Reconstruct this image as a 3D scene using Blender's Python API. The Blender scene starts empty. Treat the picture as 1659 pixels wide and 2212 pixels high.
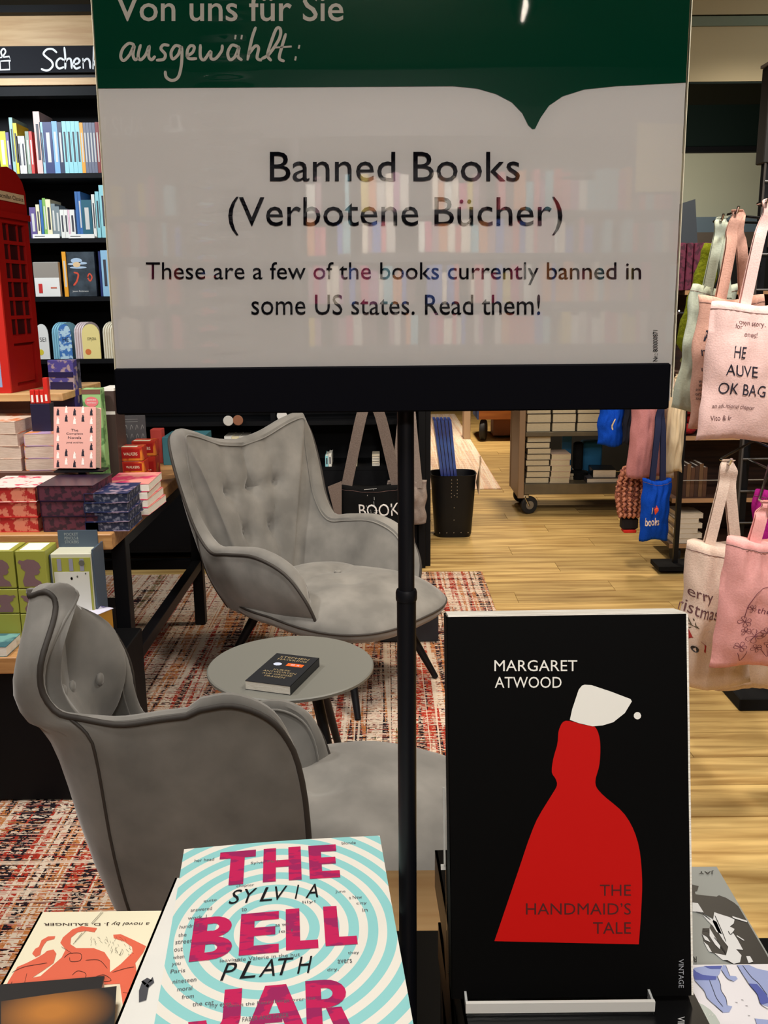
import bpy, math, random
from mathutils import Vector, Matrix, noise
random.seed(7)
R = math.radians
C = bpy.context.scene.collection
SC = bpy.context.scene

# ------------------------------------------------------------------ camera, world, lights, exposure
F_PX, PITCH, ROLL, EYE = 2000.0, R(13.1), 0.010, Vector((0, 0, 1.5))
cp, sp, cr, sr = math.cos(PITCH), math.sin(PITCH), math.cos(ROLL), math.sin(ROLL)
FW, UP0, RT0 = Vector((0, cp, -sp)), Vector((0, sp, cp)), Vector((1, 0, 0))
RT, UP = RT0 * cr - UP0 * sr, RT0 * sr + UP0 * cr
cam_d = bpy.data.cameras.new('camera'); cam = bpy.data.objects.new('camera', cam_d); C.objects.link(cam)
cam_d.sensor_fit = 'HORIZONTAL'; cam_d.sensor_width = 36; cam_d.lens = F_PX / 1659 * 36
cam_d.clip_start = 0.02; cam_d.clip_end = 60
cam.matrix_world = Matrix(((RT.x, UP.x, -FW.x, EYE.x), (RT.y, UP.y, -FW.y, EYE.y), (RT.z, UP.z, -FW.z, EYE.z), (0, 0, 0, 1)))
SC.camera = cam
w = bpy.data.worlds.new('world'); SC.world = w; w.use_nodes = True
w.node_tree.nodes['Background'].inputs[0].default_value = (1.0, 0.95, 0.9, 1)
w.node_tree.nodes['Background'].inputs[1].default_value = 0.045
SC.view_settings.view_transform = 'Standard'; SC.view_settings.look = 'None'
SC.view_settings.exposure = 0.0; SC.view_settings.gamma = 1.0
SC.view_settings.use_curve_mapping = False
SC.cycles.max_bounces = 8


def area(x, y, z, tx, ty, tz, size, power, col=(1, .95, .88), spread=120):
    d = bpy.data.lights.new('spot_or_fill_light', 'AREA'); d.shape = 'DISK'; d.size = size; d.energy = power; d.color = col  # unseen area lights: shop ceiling spots and added fills
    d.spread = R(spread)
    o = bpy.data.objects.new('spot_or_fill_light', d); C.objects.link(o); o.location = (x, y, z)
    v = Vector((tx - x, ty - y, tz - z)); o.rotation_euler = v.to_track_quat('-Z', 'Y').to_euler()
    return o


WARM, COOL = (1, .84, .64), (.86, .94, 1)
area(-0.1, -0.1, 2.75, 0, .6, 1.1, .35, 8.5)           # over the display table
area(.35, -1.75, 2.95, 0, .5, 1.3, .4, 20)               # unseen fill added behind the photographer for the sign and book fronts
area(-1.3, 1.2, 2.8, -.6, 1.9, .5, .3, 7)              # front armchair
area(-.2, 2.4, 2.8, -.3, 3.3, .5, .3, 8)               # round table and rear chair
area(-1.7, 2.2, 2.8, -1.2, 3.0, .8, .25, 17)           # book table
area(-2.1, 3.9, 2.85, -1.9, 5.2, 1.8, .3, 15, COOL)    # wall shelves
area(.6, 4.2, 2.8, .7, 4.3, 0, .3, 19, WARM)
area(1.2, 6.6, 2.8, 1.0, 6.6, 0, .3, 26, WARM)
area(.9, 9.5, 2.8, 1.0, 9.5, 0, .3, 50, WARM)
area(1.1, 1.5, 2.8, 1.05, 2.6, 1.0, .25, 20)           # tote bags
area(1.9, 3.0, 2.8, 1.8, 4.6, .9, .3, 12)
area(1.0, 2.7, 2.8, .9, 2.6, 0, .25, 13, WARM)
area(0, -2.6, 2.9, 0, -4.2, 1.8, .5, 115, (1, .95, .9))  # added fill brightening the reflected shelves behind the photographer
area(2.7, 4.55, 2.95, 2.4, 5.06, 2.85, .2, 1.1, (.85, .93, 1))
area(2.2, 6.3, 2.3, 2.3, 7.9, 2.3, .4, 6, (1, .97, .88))  # added fill hidden by the sign, brightens the far pale wall panel
area(1.9, 4.4, 2.7, 1.8, 5.1, 1.2, .2, 5, (1, .9, .8))


def ray(px, py):
    u, v = (px - 829.5) / F_PX, -(py - 1106) / F_PX
    return RT * u + UP * v + FW


def PZ(px, py, z):
    d = ray(px, py); return EYE + d * ((z - EYE.z) / d.z)


def PY(px, py, Y):
    d = ray(px, py); return EYE + d * (Y / d.y)


def ON(px, py, o, n):
    d = ray(px, py); return EYE + d * ((o - EYE).dot(n) / d.dot(n))


# ------------------------------------------------------------------ materials
def lin(c):
    return tuple(((x / 255) / 12.92 if x / 255 <= .04045 else ((x / 255 + .055) / 1.055) ** 2.4) for x in c) + (1,)


MATS = {}


def mat(name, col, rough=.6, metal=0, noise_s=0, col2=None, bump=0, stretch=(1, 1, 1), spec=.5, sheen=0, trans=0, coat=0, thr=(.35, .65), detail=3, emit=0):
    if name in MATS: return MATS[name]
    m = bpy.data.materials.new(name); m.use_nodes = True; nt = m.node_tree; b = nt.nodes['Principled BSDF']
    b.inputs['Base Color'].default_value = lin(col); b.inputs['Roughness'].default_value = rough
    b.inputs['Metallic'].default_value = metal; b.inputs['Specular IOR Level'].default_value = spec
    if sheen: b.inputs['Sheen Weight'].default_value = sheen; b.inputs['Sheen Roughness'].default_value = .4
    if trans: b.inputs['Transmission Weight'].default_value = trans
    if coat: b.inputs['Coat Weight'].default_value = coat; b.inputs['Coat Roughness'].default_value = .08
    if emit: b.inputs['Emission Color'].default_value = lin(col); b.inputs['Emission Strength'].default_value = emit
    m.diffuse_color = lin(col)
    if noise_s:
        tc = nt.nodes.new('ShaderNodeTexCoord'); mp = nt.nodes.new('ShaderNodeMapping'); ns = nt.nodes.new('ShaderNodeTexNoise')
        mp.inputs['Scale'].default_value = stretch; ns.inputs['Scale'].default_value = noise_s; ns.inputs['Detail'].default_value = detail
        nt.links.new(tc.outputs['Object'], mp.inputs[0]); nt.links.new(mp.outputs[0], ns.inputs['Vector'])
        if col2:
            rp = nt.nodes.new('ShaderNodeValToRGB'); rp.color_ramp.elements[0].position = thr[0]; rp.color_ramp.elements[1].position = thr[1]
            rp.color_ramp.elements[0].color = lin(col); rp.color_ramp.elements[1].color = lin(col2)
            nt.links.new(ns.outputs['Fac'], rp.inputs[0]); nt.links.new(rp.outputs[0], b.inputs['Base Color'])
        if bump:
            bp = nt.nodes.new('ShaderNodeBump'); bp.inputs['Strength'].default_value = bump; bp.inputs['Distance'].default_value = .01
            nt.links.new(ns.outputs['Fac'], bp.inputs['Height']); nt.links.new(bp.outputs[0], b.inputs['Normal'])
    MATS[name] = m
    return m


def flat(c, rough=.55):
    return mat('print_%02x%02x%02x' % tuple(c), c, rough)


velvet = mat('grey_velvet', (110, 108, 104), .85, noise_s=7, col2=(134, 131, 126), bump=.08, sheen=.35, spec=.2, detail=6)
piping_m = mat('dark_piping', (52, 47, 43), .7)
black = mat('black_powder_coat', (10, 11, 16), .45, spec=.3)
blackm = mat('black_matte', (9, 9, 11), .8, spec=.2)
gloss_black = mat('glossy_black_card', (6, 6, 7), .35, spec=.4)
shelf_black = mat('black_laminate', (5, 6, 10), .6, spec=.2)
pages = mat('page_edges', (226, 214, 196), .8, noise_s=40, col2=(206, 190, 172), stretch=(1, 1, 30), bump=.2)
pages_w = mat('page_edges_white', (240, 236, 226), .8, noise_s=40, col2=(222, 214, 200), stretch=(1, 1, 30), bump=.2)
oak = mat('oak_veneer', (190, 142, 88), .5, noise_s=5, col2=(160, 112, 64), stretch=(1, 14, 14), bump=.05, detail=6)
oak_light = mat('light_oak', (214, 176, 124), .5, noise_s=4, col2=(196, 152, 100), stretch=(1, 12, 12), detail=6)
steel = mat('grey_steel', (128, 122, 110), .35, metal=.8)
chrome = mat('chrome', (200, 200, 200), .15, metal=1)
rubber = mat('black_rubber', (22, 22, 24), .7)
white = mat('white_card', (238, 236, 230), .6)
ink = mat('black_ink', (14, 14, 20), .5)
acryl = mat('clear_acrylic', (235, 240, 240), .05, trans=1.0)


def sleeve_mat():
    m = bpy.data.materials.new('clear_plastic_film'); m.use_nodes = True; nt = m.node_tree
    for n in list(nt.nodes): nt.nodes.remove(n)
    out = nt.nodes.new('ShaderNodeOutputMaterial'); mx = nt.nodes.new('ShaderNodeMixShader'); tr = nt.nodes.new('ShaderNodeBsdfTransparent')
    gl = nt.nodes.new('ShaderNodeBsdfGlossy'); gl.inputs['Roughness'].default_value = .02
    fr = nt.nodes.new('ShaderNodeFresnel'); fr.inputs['IOR'].default_value = 1.6
    tc = nt.nodes.new('ShaderNodeTexCoord'); mp = nt.nodes.new('ShaderNodeMapping'); mp.inputs['Scale'].default_value = (3, 3, 45)
    ns = nt.nodes.new('ShaderNodeTexNoise'); ns.inputs['Scale'].default_value = 2.2; ns.inputs['Detail'].default_value = 1
    bp = nt.nodes.new('ShaderNodeBump'); bp.inputs['Strength'].default_value = .05; bp.inputs['Distance'].default_value = .0006
    tr.inputs[0].default_value = (.97, .97, .97, 1)
    L = nt.links.new
    L(tc.outputs['Object'], mp.inputs[0]); L(mp.outputs[0], ns.inputs['Vector']); L(ns.outputs['Fac'], bp.inputs['Height'])
    L(bp.outputs[0], gl.inputs['Normal']); L(fr.outputs[0], mx.inputs[0]); L(tr.outputs[0], mx.inputs[1]); L(gl.outputs[0], mx.inputs[2]); L(mx.outputs[0], out.inputs[0])
    return m


film = sleeve_mat()


def glass_mat(name, col):
    m = mat(name, col, .1, spec=.6); return m


def plank_mat():
    m = bpy.data.materials.new('oak_floor_plank'); m.use_nodes = True; nt = m.node_tree; b = nt.nodes['Principled BSDF']
    tc = nt.nodes.new('ShaderNodeTexCoord'); mp = nt.nodes.new('ShaderNodeMapping'); mp.inputs['Scale'].default_value = (.9, 11, 1)
    ns = nt.nodes.new('ShaderNodeTexNoise'); ns.inputs['Scale'].default_value = 2.2; ns.inputs['Detail'].default_value = 7; ns.inputs['Distortion'].default_value = .6
    rp = nt.nodes.new('ShaderNodeValToRGB'); e = rp.color_ramp.elements
    e[0].position = .3; e[0].color = lin((148, 114, 62)); e[1].position = .66; e[1].color = lin((212, 180, 116))
    oi = nt.nodes.new('ShaderNodeObjectInfo'); hs = nt.nodes.new('ShaderNodeHueSaturation')
    mr = nt.nodes.new('ShaderNodeMapRange'); mr.inputs[3].default_value = .8; mr.inputs[4].default_value = 1.12
    ad = nt.nodes.new('ShaderNodeVectorMath'); ad.operation = 'ADD'
    cb = nt.nodes.new('ShaderNodeCombineXYZ'); mu = nt.nodes.new('ShaderNodeMath'); mu.operation = 'MULTIPLY'; mu.inputs[1].default_value = 40
    L = nt.links.new
    L(oi.outputs['Random'], mu.inputs[0]); L(mu.outputs[0], cb.inputs[0]); L(mu.outputs[0], cb.inputs[1])
    L(tc.outputs['Object'], mp.inputs[0]); L(mp.outputs[0], ad.inputs[0]); L(cb.outputs[0], ad.inputs[1]); L(ad.outputs[0], ns.inputs['Vector'])
    L(ns.outputs['Fac'], rp.inputs[0]); L(rp.outputs[0], hs.inputs['Color']); L(oi.outputs['Random'], mr.inputs[0]); L(mr.outputs[0], hs.inputs['Value'])
    L(hs.outputs[0], b.inputs['Base Color']); b.inputs['Roughness'].default_value = .42
    return m


def rug_mat(name='plaid_rug', pale=False):
    m = bpy.data.materials.new(name); m.use_nodes = True; nt = m.node_tree; b = nt.nodes['Principled BSDF']; L = nt.links.new
    tc = nt.nodes.new('ShaderNodeTexCoord')

    def nz(scale, sc, det, off=0):
        mp = nt.nodes.new('ShaderNodeMapping'); mp.inputs['Scale'].default_value = sc; mp.inputs['Location'].default_value = (off, off, 0)
        n = nt.nodes.new('ShaderNodeTexNoise'); n.inputs['Scale'].default_value = scale; n.inputs['Detail'].default_value = det; n.inputs['Roughness'].default_value = .6
        L(tc.outputs['Object'], mp.inputs[0]); L(mp.outputs[0], n.inputs['Vector']); return n.outputs['Fac']

    def ramp(src, stops, interp='CONSTANT'):
        r = nt.nodes.new('ShaderNodeValToRGB'); r.color_ramp.interpolation = interp; el = r.color_ramp.elements
        while len(el) < len(stops): el.new(.5)
        for k, (p, c) in enumerate(stops): el[k].position = p; el[k].color = lin(c)
        L(src, r.inputs[0]); return r.outputs[0]

    def mix(f, a, c, bt='MIX'):
        x = nt.nodes.new('ShaderNodeMix'); x.data_type = 'RGBA'; x.blend_type = bt
        if isinstance(f, float): x.inputs[0].default_value = f
        else: L(f, x.inputs[0])
        L(a, x.inputs[6]); L(c, x.inputs[7]); return x.outputs[2]
    cream, red, org, dk, grn, pk = (206, 190, 172), (158, 48, 34), (176, 112, 62), (30, 24, 30), (96, 92, 56), (186, 128, 110)
    if pale: cream, red, org, dk, grn, pk = (236, 222, 205), (224, 178, 150), (232, 200, 160), (206, 170, 150), (220, 205, 170), (234, 196, 178)
    # weft: fine rows across (varies quickly with y), warp: broad columns along y
    rows = ramp(nz(1, (1.2, 52, 1), 3), [(0, dk), (.415, red), (.455, cream), (.51, pk), (.535, org), (.56, dk), (.605, cream)])
    cols = ramp(nz(1, (11, .25, 1), 3, 5), [(0, dk), (.385, red), (.435, cream), (.50, org), (.53, dk), (.575, cream), (.65, grn)])
    fac = ramp(nz(1, (60, 110, 1), 2, 9), [(0, (0, 0, 0)), (.5, (255, 255, 255))])
    base = mix(fac, rows, cols)
    lightc = ramp(nz(1, (13, .1, 1), 2, 15), [(0, (0, 0, 0)), (.6, (225, 225, 225)), (.64, (0, 0, 0))])
    lightr = ramp(nz(1, (.4, 22, 1), 2, 25), [(0, (0, 0, 0)), (.60, (200, 200, 200)), (.64, (0, 0, 0))])
    cr_ = ramp(nz(1, (1, 1, 1), 0), [(0, cream), (1, cream)])
    o = mix(lightc, base, cr_); o = mix(lightr, o, cr_)
    L(o, b.inputs['Base Color']); b.inputs['Roughness'].default_value = .95; b.inputs['Specular IOR Level'].default_value = .1
    bp = nt.nodes.new('ShaderNodeBump'); bp.inputs['Strength'].default_value = .4; bp.inputs['Distance'].default_value = .004
    L(nz(1, (200, 300, 1), 1), bp.inputs['Height']); L(bp.outputs[0], b.inputs['Normal'])
    return m


def speckle(name, a, c, s, thr=(.45, .52), rough=.6):
    return mat(name, a, rough, noise_s=s, col2=c, thr=thr, detail=4)


# ------------------------------------------------------------------ mesh building
class MB:
    def __init__(s): s.v = []; s.f = []; s.m = []

    def add(s, vs, fs, mi=0, M=None):
        o = len(s.v); s.v += [tuple(M @ Vector(v)) if M else tuple(v) for v in vs]
        s.f += [tuple(i + o for i in f) for f in fs]; s.m += [mi] * len(fs); return s

    def box(s, x0, x1, y0, y1, z0, z1, mi=0, M=None, ch=0):
        if not ch:
            vs = [(x, y, z) for z in (z0, z1) for y in (y0, y1) for x in (x0, x1)]
            return s.add(vs, [(0, 2, 3, 1), (4, 5, 7, 6), (0, 1, 5, 4), (2, 6, 7, 3), (0, 4, 6, 2), (1, 3, 7, 5)], mi, M)
        c = ch
        ring = [(x0 + c, y0), (x1 - c, y0), (x1, y0 + c), (x1, y1 - c), (x1 - c, y1), (x0 + c, y1), (x0, y1 - c), (x0, y0 + c)]
        ins = [(x0 + 2 * c, y0 + c), (x1 - 2 * c, y0 + c), (x1 - c, y0 + 2 * c), (x1 - c, y1 - 2 * c), (x1 - 2 * c, y1 - c), (x0 + 2 * c, y1 - c), (x0 + c, y1 - 2 * c), (x0 + c, y0 + 2 * c)]
        vs = [(x, y, z0) for x, y in ins] + [(x, y, z0 + c) for x, y in ring] + [(x, y, z1 - c) for x, y in ring] + [(x, y, z1) for x, y in ins]
        fs = [tuple(range(7, -1, -1)), tuple(range(24, 32))]
        for k in range(3):
            for i in range(8): fs.append((k * 8 + i, k * 8 + (i + 1) % 8, k * 8 + 8 + (i + 1) % 8, k * 8 + 8 + i))
        return s.add(vs, fs, mi, M)

    def prism(s, poly, z0, z1, mi=0, M=None):
        n = len(poly); vs = [(x, y, z0) for x, y in poly] + [(x, y, z1) for x, y in poly]
        fs = [tuple(range(n - 1, -1, -1)), tuple(range(n, 2 * n))] + [(i, (i + 1) % n, n + (i + 1) % n, n + i) for i in range(n)]
        return s.add(vs, fs, mi, M)

    def tube(s, pts, r, seg=8, mi=0, cap=True, M=None):
        pts = [Vector(p) for p in pts]; n = len(pts); vs = []; fs = []
        rs = r if isinstance(r, (list, tuple)) else [r] * n
        up = None
        for i, p in enumerate(pts):
            t = (pts[min(i + 1, n - 1)] - pts[max(i - 1, 0)]).normalized()
            if up is None:
                up = Vector((0, 0, 1)) if abs(t.z) < .9 else Vector((1, 0, 0))
            a = t.cross(up)
            if a.length < 1e-5: a = t.cross(Vector((.3, .8, .5)))
            a.normalize(); b = a.cross(t).normalized(); up = b
            for k in range(seg):
                an = 2 * math.pi * k / seg; vs.append(p + (a * math.cos(an) + b * math.sin(an)) * rs[i])
        for i in range(n - 1):
            for k in range(seg): fs.append((i * seg + k, i * seg + (k + 1) % seg, (i + 1) * seg + (k + 1) % seg, (i + 1) * seg + k))
        if cap: fs.append(tuple(range(seg - 1, -1, -1))); fs.append(tuple((n - 1) * seg + k for k in range(seg)))
        return s.add(vs, fs, mi, M)

    def lathe(s, prof, seg=24, mi=0, M=None):
        vs = []; fs = []; n = len(prof)
        for r, z in prof:
            for k in range(seg): a = 2 * math.pi * k / seg; vs.append((r * math.cos(a), r * math.sin(a), z))
        for i in range(n - 1):
            for k in range(seg): fs.append((i * seg + k, i * seg + (k + 1) % seg, (i + 1) * seg + (k + 1) % seg, (i + 1) * seg + k))
        fs.append(tuple(range(seg - 1, -1, -1))); fs.append(tuple((n - 1) * seg + k for k in range(seg)))
        return s.add(vs, fs, mi, M)

    def grid(s, nu, nv, fn, mi=0, M=None, wrap=False):
        vs = [fn(i / (nu if wrap else nu - 1), j / (nv - 1)) for i in range(nu) for j in range(nv)]
        fs = [(i * nv + j, ((i + 1) % nu) * nv + j, ((i + 1) % nu) * nv + j + 1, i * nv + j + 1) for i in range(nu if wrap else nu - 1) for j in range(nv - 1)]
        return s.add(vs, fs, mi, M)

    def ribbon(s, pts, wd, wvec=(1, 0, 0), th=.0015, mi=0, M=None):
        wv = Vector(wvec).normalized() * wd / 2; vs = []; n = len(pts); fs = []
        for i, p in enumerate(pts):
            p = Vector(p); t = (Vector(pts[min(i + 1, n - 1)]) - Vector(pts[max(i - 1, 0)])).normalized(); nn = t.cross(wv).normalized() * th
            vs += [p - wv + nn, p + wv + nn, p + wv - nn, p - wv - nn]
        for i in range(n - 1):
            for k in range(4): fs.append((i * 4 + k, i * 4 + (k + 1) % 4, i * 4 + 4 + (k + 1) % 4, i * 4 + 4 + k))
        fs += [(3, 2, 1, 0), tuple((n - 1) * 4 + k for k in range(4))]
        return s.add(vs, fs, mi, M)

    def build(s, name, mats, parent=None, label=None, smooth=False, kind=None):
        me = bpy.data.meshes.new(name)
        vs = s.v
        if parent is not None and parent.name in PM:
            Mi = PM[parent.name].inverted(); vs = [tuple(Mi @ Vector(v)) for v in vs]
        me.from_pydata(vs, [], s.f)
        if not isinstance(mats, (list, tuple)): mats = [mats]
        for m in mats: me.materials.append(m)
        if len(mats) > 1: me.polygons.foreach_set('material_index', s.m)
        if smooth:
            me.polygons.foreach_set('use_smooth', [True] * len(me.polygons))
            if smooth == 'angle':
                try: me.set_sharp_from_angle(angle=R(35))
                except Exception: pass
        me.update()
        o = bpy.data.objects.new(name, me); C.objects.link(o)
        if parent is not None:
            o.parent = parent
            if parent.name in PM: PM[o.name] = PM[parent.name]
        if label: o['label'] = label
        if kind: o['kind'] = kind
        return o


PM = {}     # world matrix of every thing built with world coordinates


def thing(name, label, cat, loc, group=None, rotz=0, local=False):
    o = bpy.data.objects.new(name, None); C.objects.link(o); o.location = loc; o.rotation_euler = (0, 0, rotz)
    o.empty_display_size = .05; o['label'] = label; o['category'] = cat
    if group: o['group'] = group
    if not local: PM[o.name] = Matrix.Translation(Vector(loc)) @ Matrix.Rotation(rotz, 4, 'Z')
    return o


def tag(o, label, cat, group=None):
    o['label'] = label; o['category'] = cat
    if group: o['group'] = group
    return o


def dup(root, loc, rotz=None, label=None, group=None):
    r = root.copy(); C.objects.link(r); r.location = loc
    if rotz is not None: r.rotation_euler = (0, 0, rotz)
    if label: r['label'] = label
    if group: r['group'] = group
    for ch in list(root.children):
        c = ch.copy(); C.objects.link(c); c.parent = r
        for g in list(ch.children):
            d = g.copy(); C.objects.link(d); d.parent = c
    return r


def catmull(pts, k=6):
    pts = [Vector(p) for p in pts]; out = []
    for i in range(len(pts) - 1):
        p0, p1, p2, p3 = pts[max(i - 1, 0)], pts[i], pts[i + 1], pts[min(i + 2, len(pts) - 1)]
        for j in range(k):
            t = j / k
            out.append(.5 * ((2 * p1) + (p2 - p0) * t + (2 * p0 - 5 * p1 + 4 * p2 - p3) * t * t + (3 * p1 - p0 - 3 * p2 + p3) * t ** 3))
    out.append(pts[-1]); return out


TXT = {}


def glyphs(body, shear=0, bold=0):
    key = (body, shear, bold)
    if key not in TXT:
        cu = bpy.data.curves.new('t', 'FONT'); cu.body = body; cu.shear = shear; cu.offset = bold; cu.resolution_u = 3
        o = bpy.data.objects.new('t', cu)
        me = bpy.data.meshes.new_from_object(o)
        vs = [tuple(v.co) for v in me.vertices]; fs = [tuple(p.vertices) for p in me.polygons]
        bpy.data.objects.remove(o); bpy.data.curves.remove(cu); bpy.data.meshes.remove(me)
        xs = [v[0] for v in vs] or [0]; ys = [v[1] for v in vs] or [0]
        TXT[key] = (vs, fs, min(xs), max(xs), min(ys), max(ys))
    return TXT[key]


def txt(mb, body, box, fn, shear=0, bold=0, mi=0, rot=0, flip=False):
    """fit the word to box = (x0, y_bottom, x1, y_top) of a flat 2-D layout; fn carries a layout point to the surface"""
    vs, fs, a, b, c, d = glyphs(body, shear, bold); x0, y0, x1, y1 = box; out = []
    for v in vs:
        s_, t_ = (v[0] - a) / max(b - a, 1e-6), (v[1] - c) / max(d - c, 1e-6)
        if rot == 90: s_, t_ = 1 - t_, s_
        if rot == -90: s_, t_ = t_, 1 - s_
        if rot == 180: s_, t_ = 1 - s_, 1 - t_
        out.append(fn(x0 + (x1 - x0) * s_, y0 + (y1 - y0) * t_))
    mb.add(out, fs, mi); return mb


def poly(mb, pts, fn, mi=0):
    mb.add([fn(*p) for p in pts], [tuple(range(len(pts)))], mi); return mb


def stroke(mb, pts, fn, wd, k=5, mi=0, smooth=True):
    """a flat brush stroke of width wd in layout units"""
    p = catmull([(a, b, 0) for a, b in pts], k) if smooth and len(pts) > 2 else [Vector((a, b, 0)) for a, b in pts]
    vs = []; n = len(p)
    for i in range(n):
        t = (p[min(i + 1, n - 1)] - p[max(i - 1, 0)]).normalized(); q = Vector((-t.y, t.x, 0)) * wd / 2
        e = t * (wd * .35) * (-1 if i == 0 else 1 if i == n - 1 else 0)
        sc = .6 if i in (0, n - 1) else 1
        vs += [fn(*(p[i] + e - q * sc)[:2]), fn(*(p[i] + e + q * sc)[:2])]
    mb.add(vs, [(2 * i, 2 * i + 2, 2 * i + 3, 2 * i + 1) for i in range(n - 1)], mi)
    return mb


def smooth_poly(pts, k=5):
    q = catmull([(a, b, 0) for a, b in pts + [pts[0]]], k)[:-1]
    return [(v.x, v.y) for v in q]


# ------------------------------------------------------------------ the setting
fl = MB().box(-5, 6, -5.2, 14, -.06, -.004).build('floor', plank_m := plank_mat()); fl['kind'] = 'structure'
row = 0; y = 2.45; PW = .178
while y < 9.2:
    x = -2.6 + ((row * .53) % 1.28) - (1.28 if True else 0)
    while x < 3.6:
        x1 = x + 1.28
        # only planks that the photograph lets you see: not those wholly under the rug or the left fixtures
        lo, hi = max(x, -2.6), min(x1, 3.6)
        vis = hi > lo and not (hi < .54 and y < 4.7) and hi > -1.9 and lo < .42 * y + .7
        if vis:
            o = MB().box(lo + .0012, hi - .0012, y + .0012, y + PW - .0012, -.006, 0).build('plank', plank_m, fl)
        x = x1
    y += PW; row += 1

wallm = mat('dark_green_wall_paint', (6, 24, 17), .7, spec=.2)
beige = mat('beige_wall_paint', (172, 158, 122), .7)
for nm, b, m in (('wall_back', (-5, 6, 13.9, 14, 0, 3.4), wallm), ('wall_left', (-5.1, -5, -5.2, 14, 0, 3.4), beige),
                 ('wall_right', (6, 6.1, -5.2, 14, 0, 3.4), wallm), ('wall_front', (-5, 6, -5.3, -5.2, 0, 3.4), mat('dark_rear_paint', (48, 46, 44), .8)),
                 ('ceiling', (-5, 6, -5.2, 14, 3.02, 3.1), mat('ceiling_paint', (88, 90, 80), .8))):
    MB().box(*b).build(nm, m, kind='structure')
# bulkhead over the right side: beige fascia with a black shadow gap and a grey-green band
bk = MB().box(1.0, 6, 5.06, 5.6, 2.545, 2.80).build('trim_1', beige, kind='structure')
MB().box(1.0, 6, 5.05, 5.6, 2.80, 2.845).build('cove_band', mat('grey_green_band', (104, 116, 96), .6), bk)
MB().box(1.0, 6, 5.09, 5.6, 2.845, 2.853).build('shadow_gap', blackm, bk)
MB().box(1.0, 6, 5.055, 5.6, 2.853, 3.02).build('upper_fascia', beige, bk)
wr = MB().box(1.2, 6, 7.9, 8.0, 2.62, 3.02).build('wall_inner', wallm, kind='structure')
MB().box(1.0, 6, 5.062, 5.6, 2.535, 2.5445).build('shaded_underside', wallm, bk)  # dark sheet added beneath, painting the bulkhead's underside in shade
MB().box(1.0, 6, 4.0, 5.05, 3.0, 3.019).build('bright_ceiling_sheet', mat('bright_ceiling_tone', (190, 198, 186), .7), bk)  # added pale sheet: ceiling brightness put into the colour
MB().box(1.2, 6, 7.85, 7.9, 2.60, 2.64).build('reveal_strip', blackm, wr)
MB().box(1.2, 3.14, 7.93, 8.0, 0, 1.86).build('wall_panel', mat('dark_panel', (22, 22, 20), .7), wr, label='dark lower panel')
MB().box(1.2, 3.14, 7.92, 8.0, 1.861, 2.60).build('wall_panel', mat('pale_wall_panel', (186, 184, 158), .7), wr, label='pale beige lower panel')
MB().box(3.14, 6, 7.88, 8.0, 0, 2.60).build('wall_panel', mat('dark_panel', (22, 22, 20), .7), wr, label='dark lower panel')
MB().box(1.2, 3.14, 7.80, 7.92, 1.98, 2.10).build('ledge', mat('blue_grey_ledge', (96, 112, 122), .6), wr)
MB().box(1.2, 3.14, 7.78, 7.92, 1.86, 1.98).build('ledge', mat('brown_ledge', (92, 78, 64), .6), wr, label='brown lower ledge')

# rug, and the pale striped rug further back
rg = MB().grid(60, 40, lambda u, v: (-3.0 + 3.54 * u, .9 + 4.03 * v, .009 + .0008 * noise.noise((u * 20, v * 20, 0))))
rg.box(-3.0, .54, .9, 4.93, .0005, .0085)
tag(rg.build('plaid_rug', rug_mat()), 'large plaid rug in red, cream and black under both armchairs', 'rug')
rg = MB().box(-.6, .93, 7.2, 12.0, .0005, .008, ch=.001)
tag(rg.build('striped_rug', rug_mat('pale_striped_rug', True)), 'pale cream rug with pinkish stripes behind the black basket', 'rug')

# ------------------------------------------------------------------ books
def book_parts(t, w, l, th, cover, pg, M, board=.0016, inset=.003, flush=False):
    """spine along -x, cover up; M takes the book's own frame to the world"""
    ins = .0006 if flush else inset
    MB().box(-w / 2, w / 2, -l / 2, l / 2, 0, board, M=M).box(-w / 2, w / 2, -l / 2, l / 2, th - board, th, M=M).box(-w / 2, -w / 2 + board, -l / 2, l / 2, 0, th, M=M).build('cover', cover, t)
    MB().box(-w / 2 + board, w / 2 - ins, -l / 2 + ins, l / 2 - ins, board, th - board, M=M).build('page_block', pg, t)


def FR(o, rot=0, tilt=0):
    return Matrix.Translation(Vector(o)) @ Matrix.Rotation(rot, 4, 'Z') @ Matrix.Rotation(tilt, 4, 'X')


def flat_book(name, label, x, y, z, w, l, th, cover, rot=0, pg=None, group=None, flush=True):
    t = thing(name, label, 'book', (x, y, z), group)
    book_parts(t, w, l, th, cover, pg or pages, FR((x, y, z), rot), flush=flush); return t


def one_mesh_book(name, label, M, w, l, th, cover, pg, group=None, cat='book'):
    mb = MB(); b = .002
    mb.box(-w / 2, w / 2, -l / 2, l / 2, 0, b, M=M).box(-w / 2, w / 2, -l / 2, l / 2, th - b, th, M=M).box(-w / 2, -w / 2 + b, -l / 2, l / 2, b, th - b, M=M)
    mb.box(-w / 2 + b, w / 2 - .004, -l / 2 + .003, l / 2 - .003, b, th - b, 1, M=M)
    c = M.translation; mb.v = [tuple(Vector(v) - c) for v in mb.v]
    o = mb.build(name, [cover, pg]); o.location = c; o['label'] = label; o['category'] = cat
    if group: o['group'] = group
    return o


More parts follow.
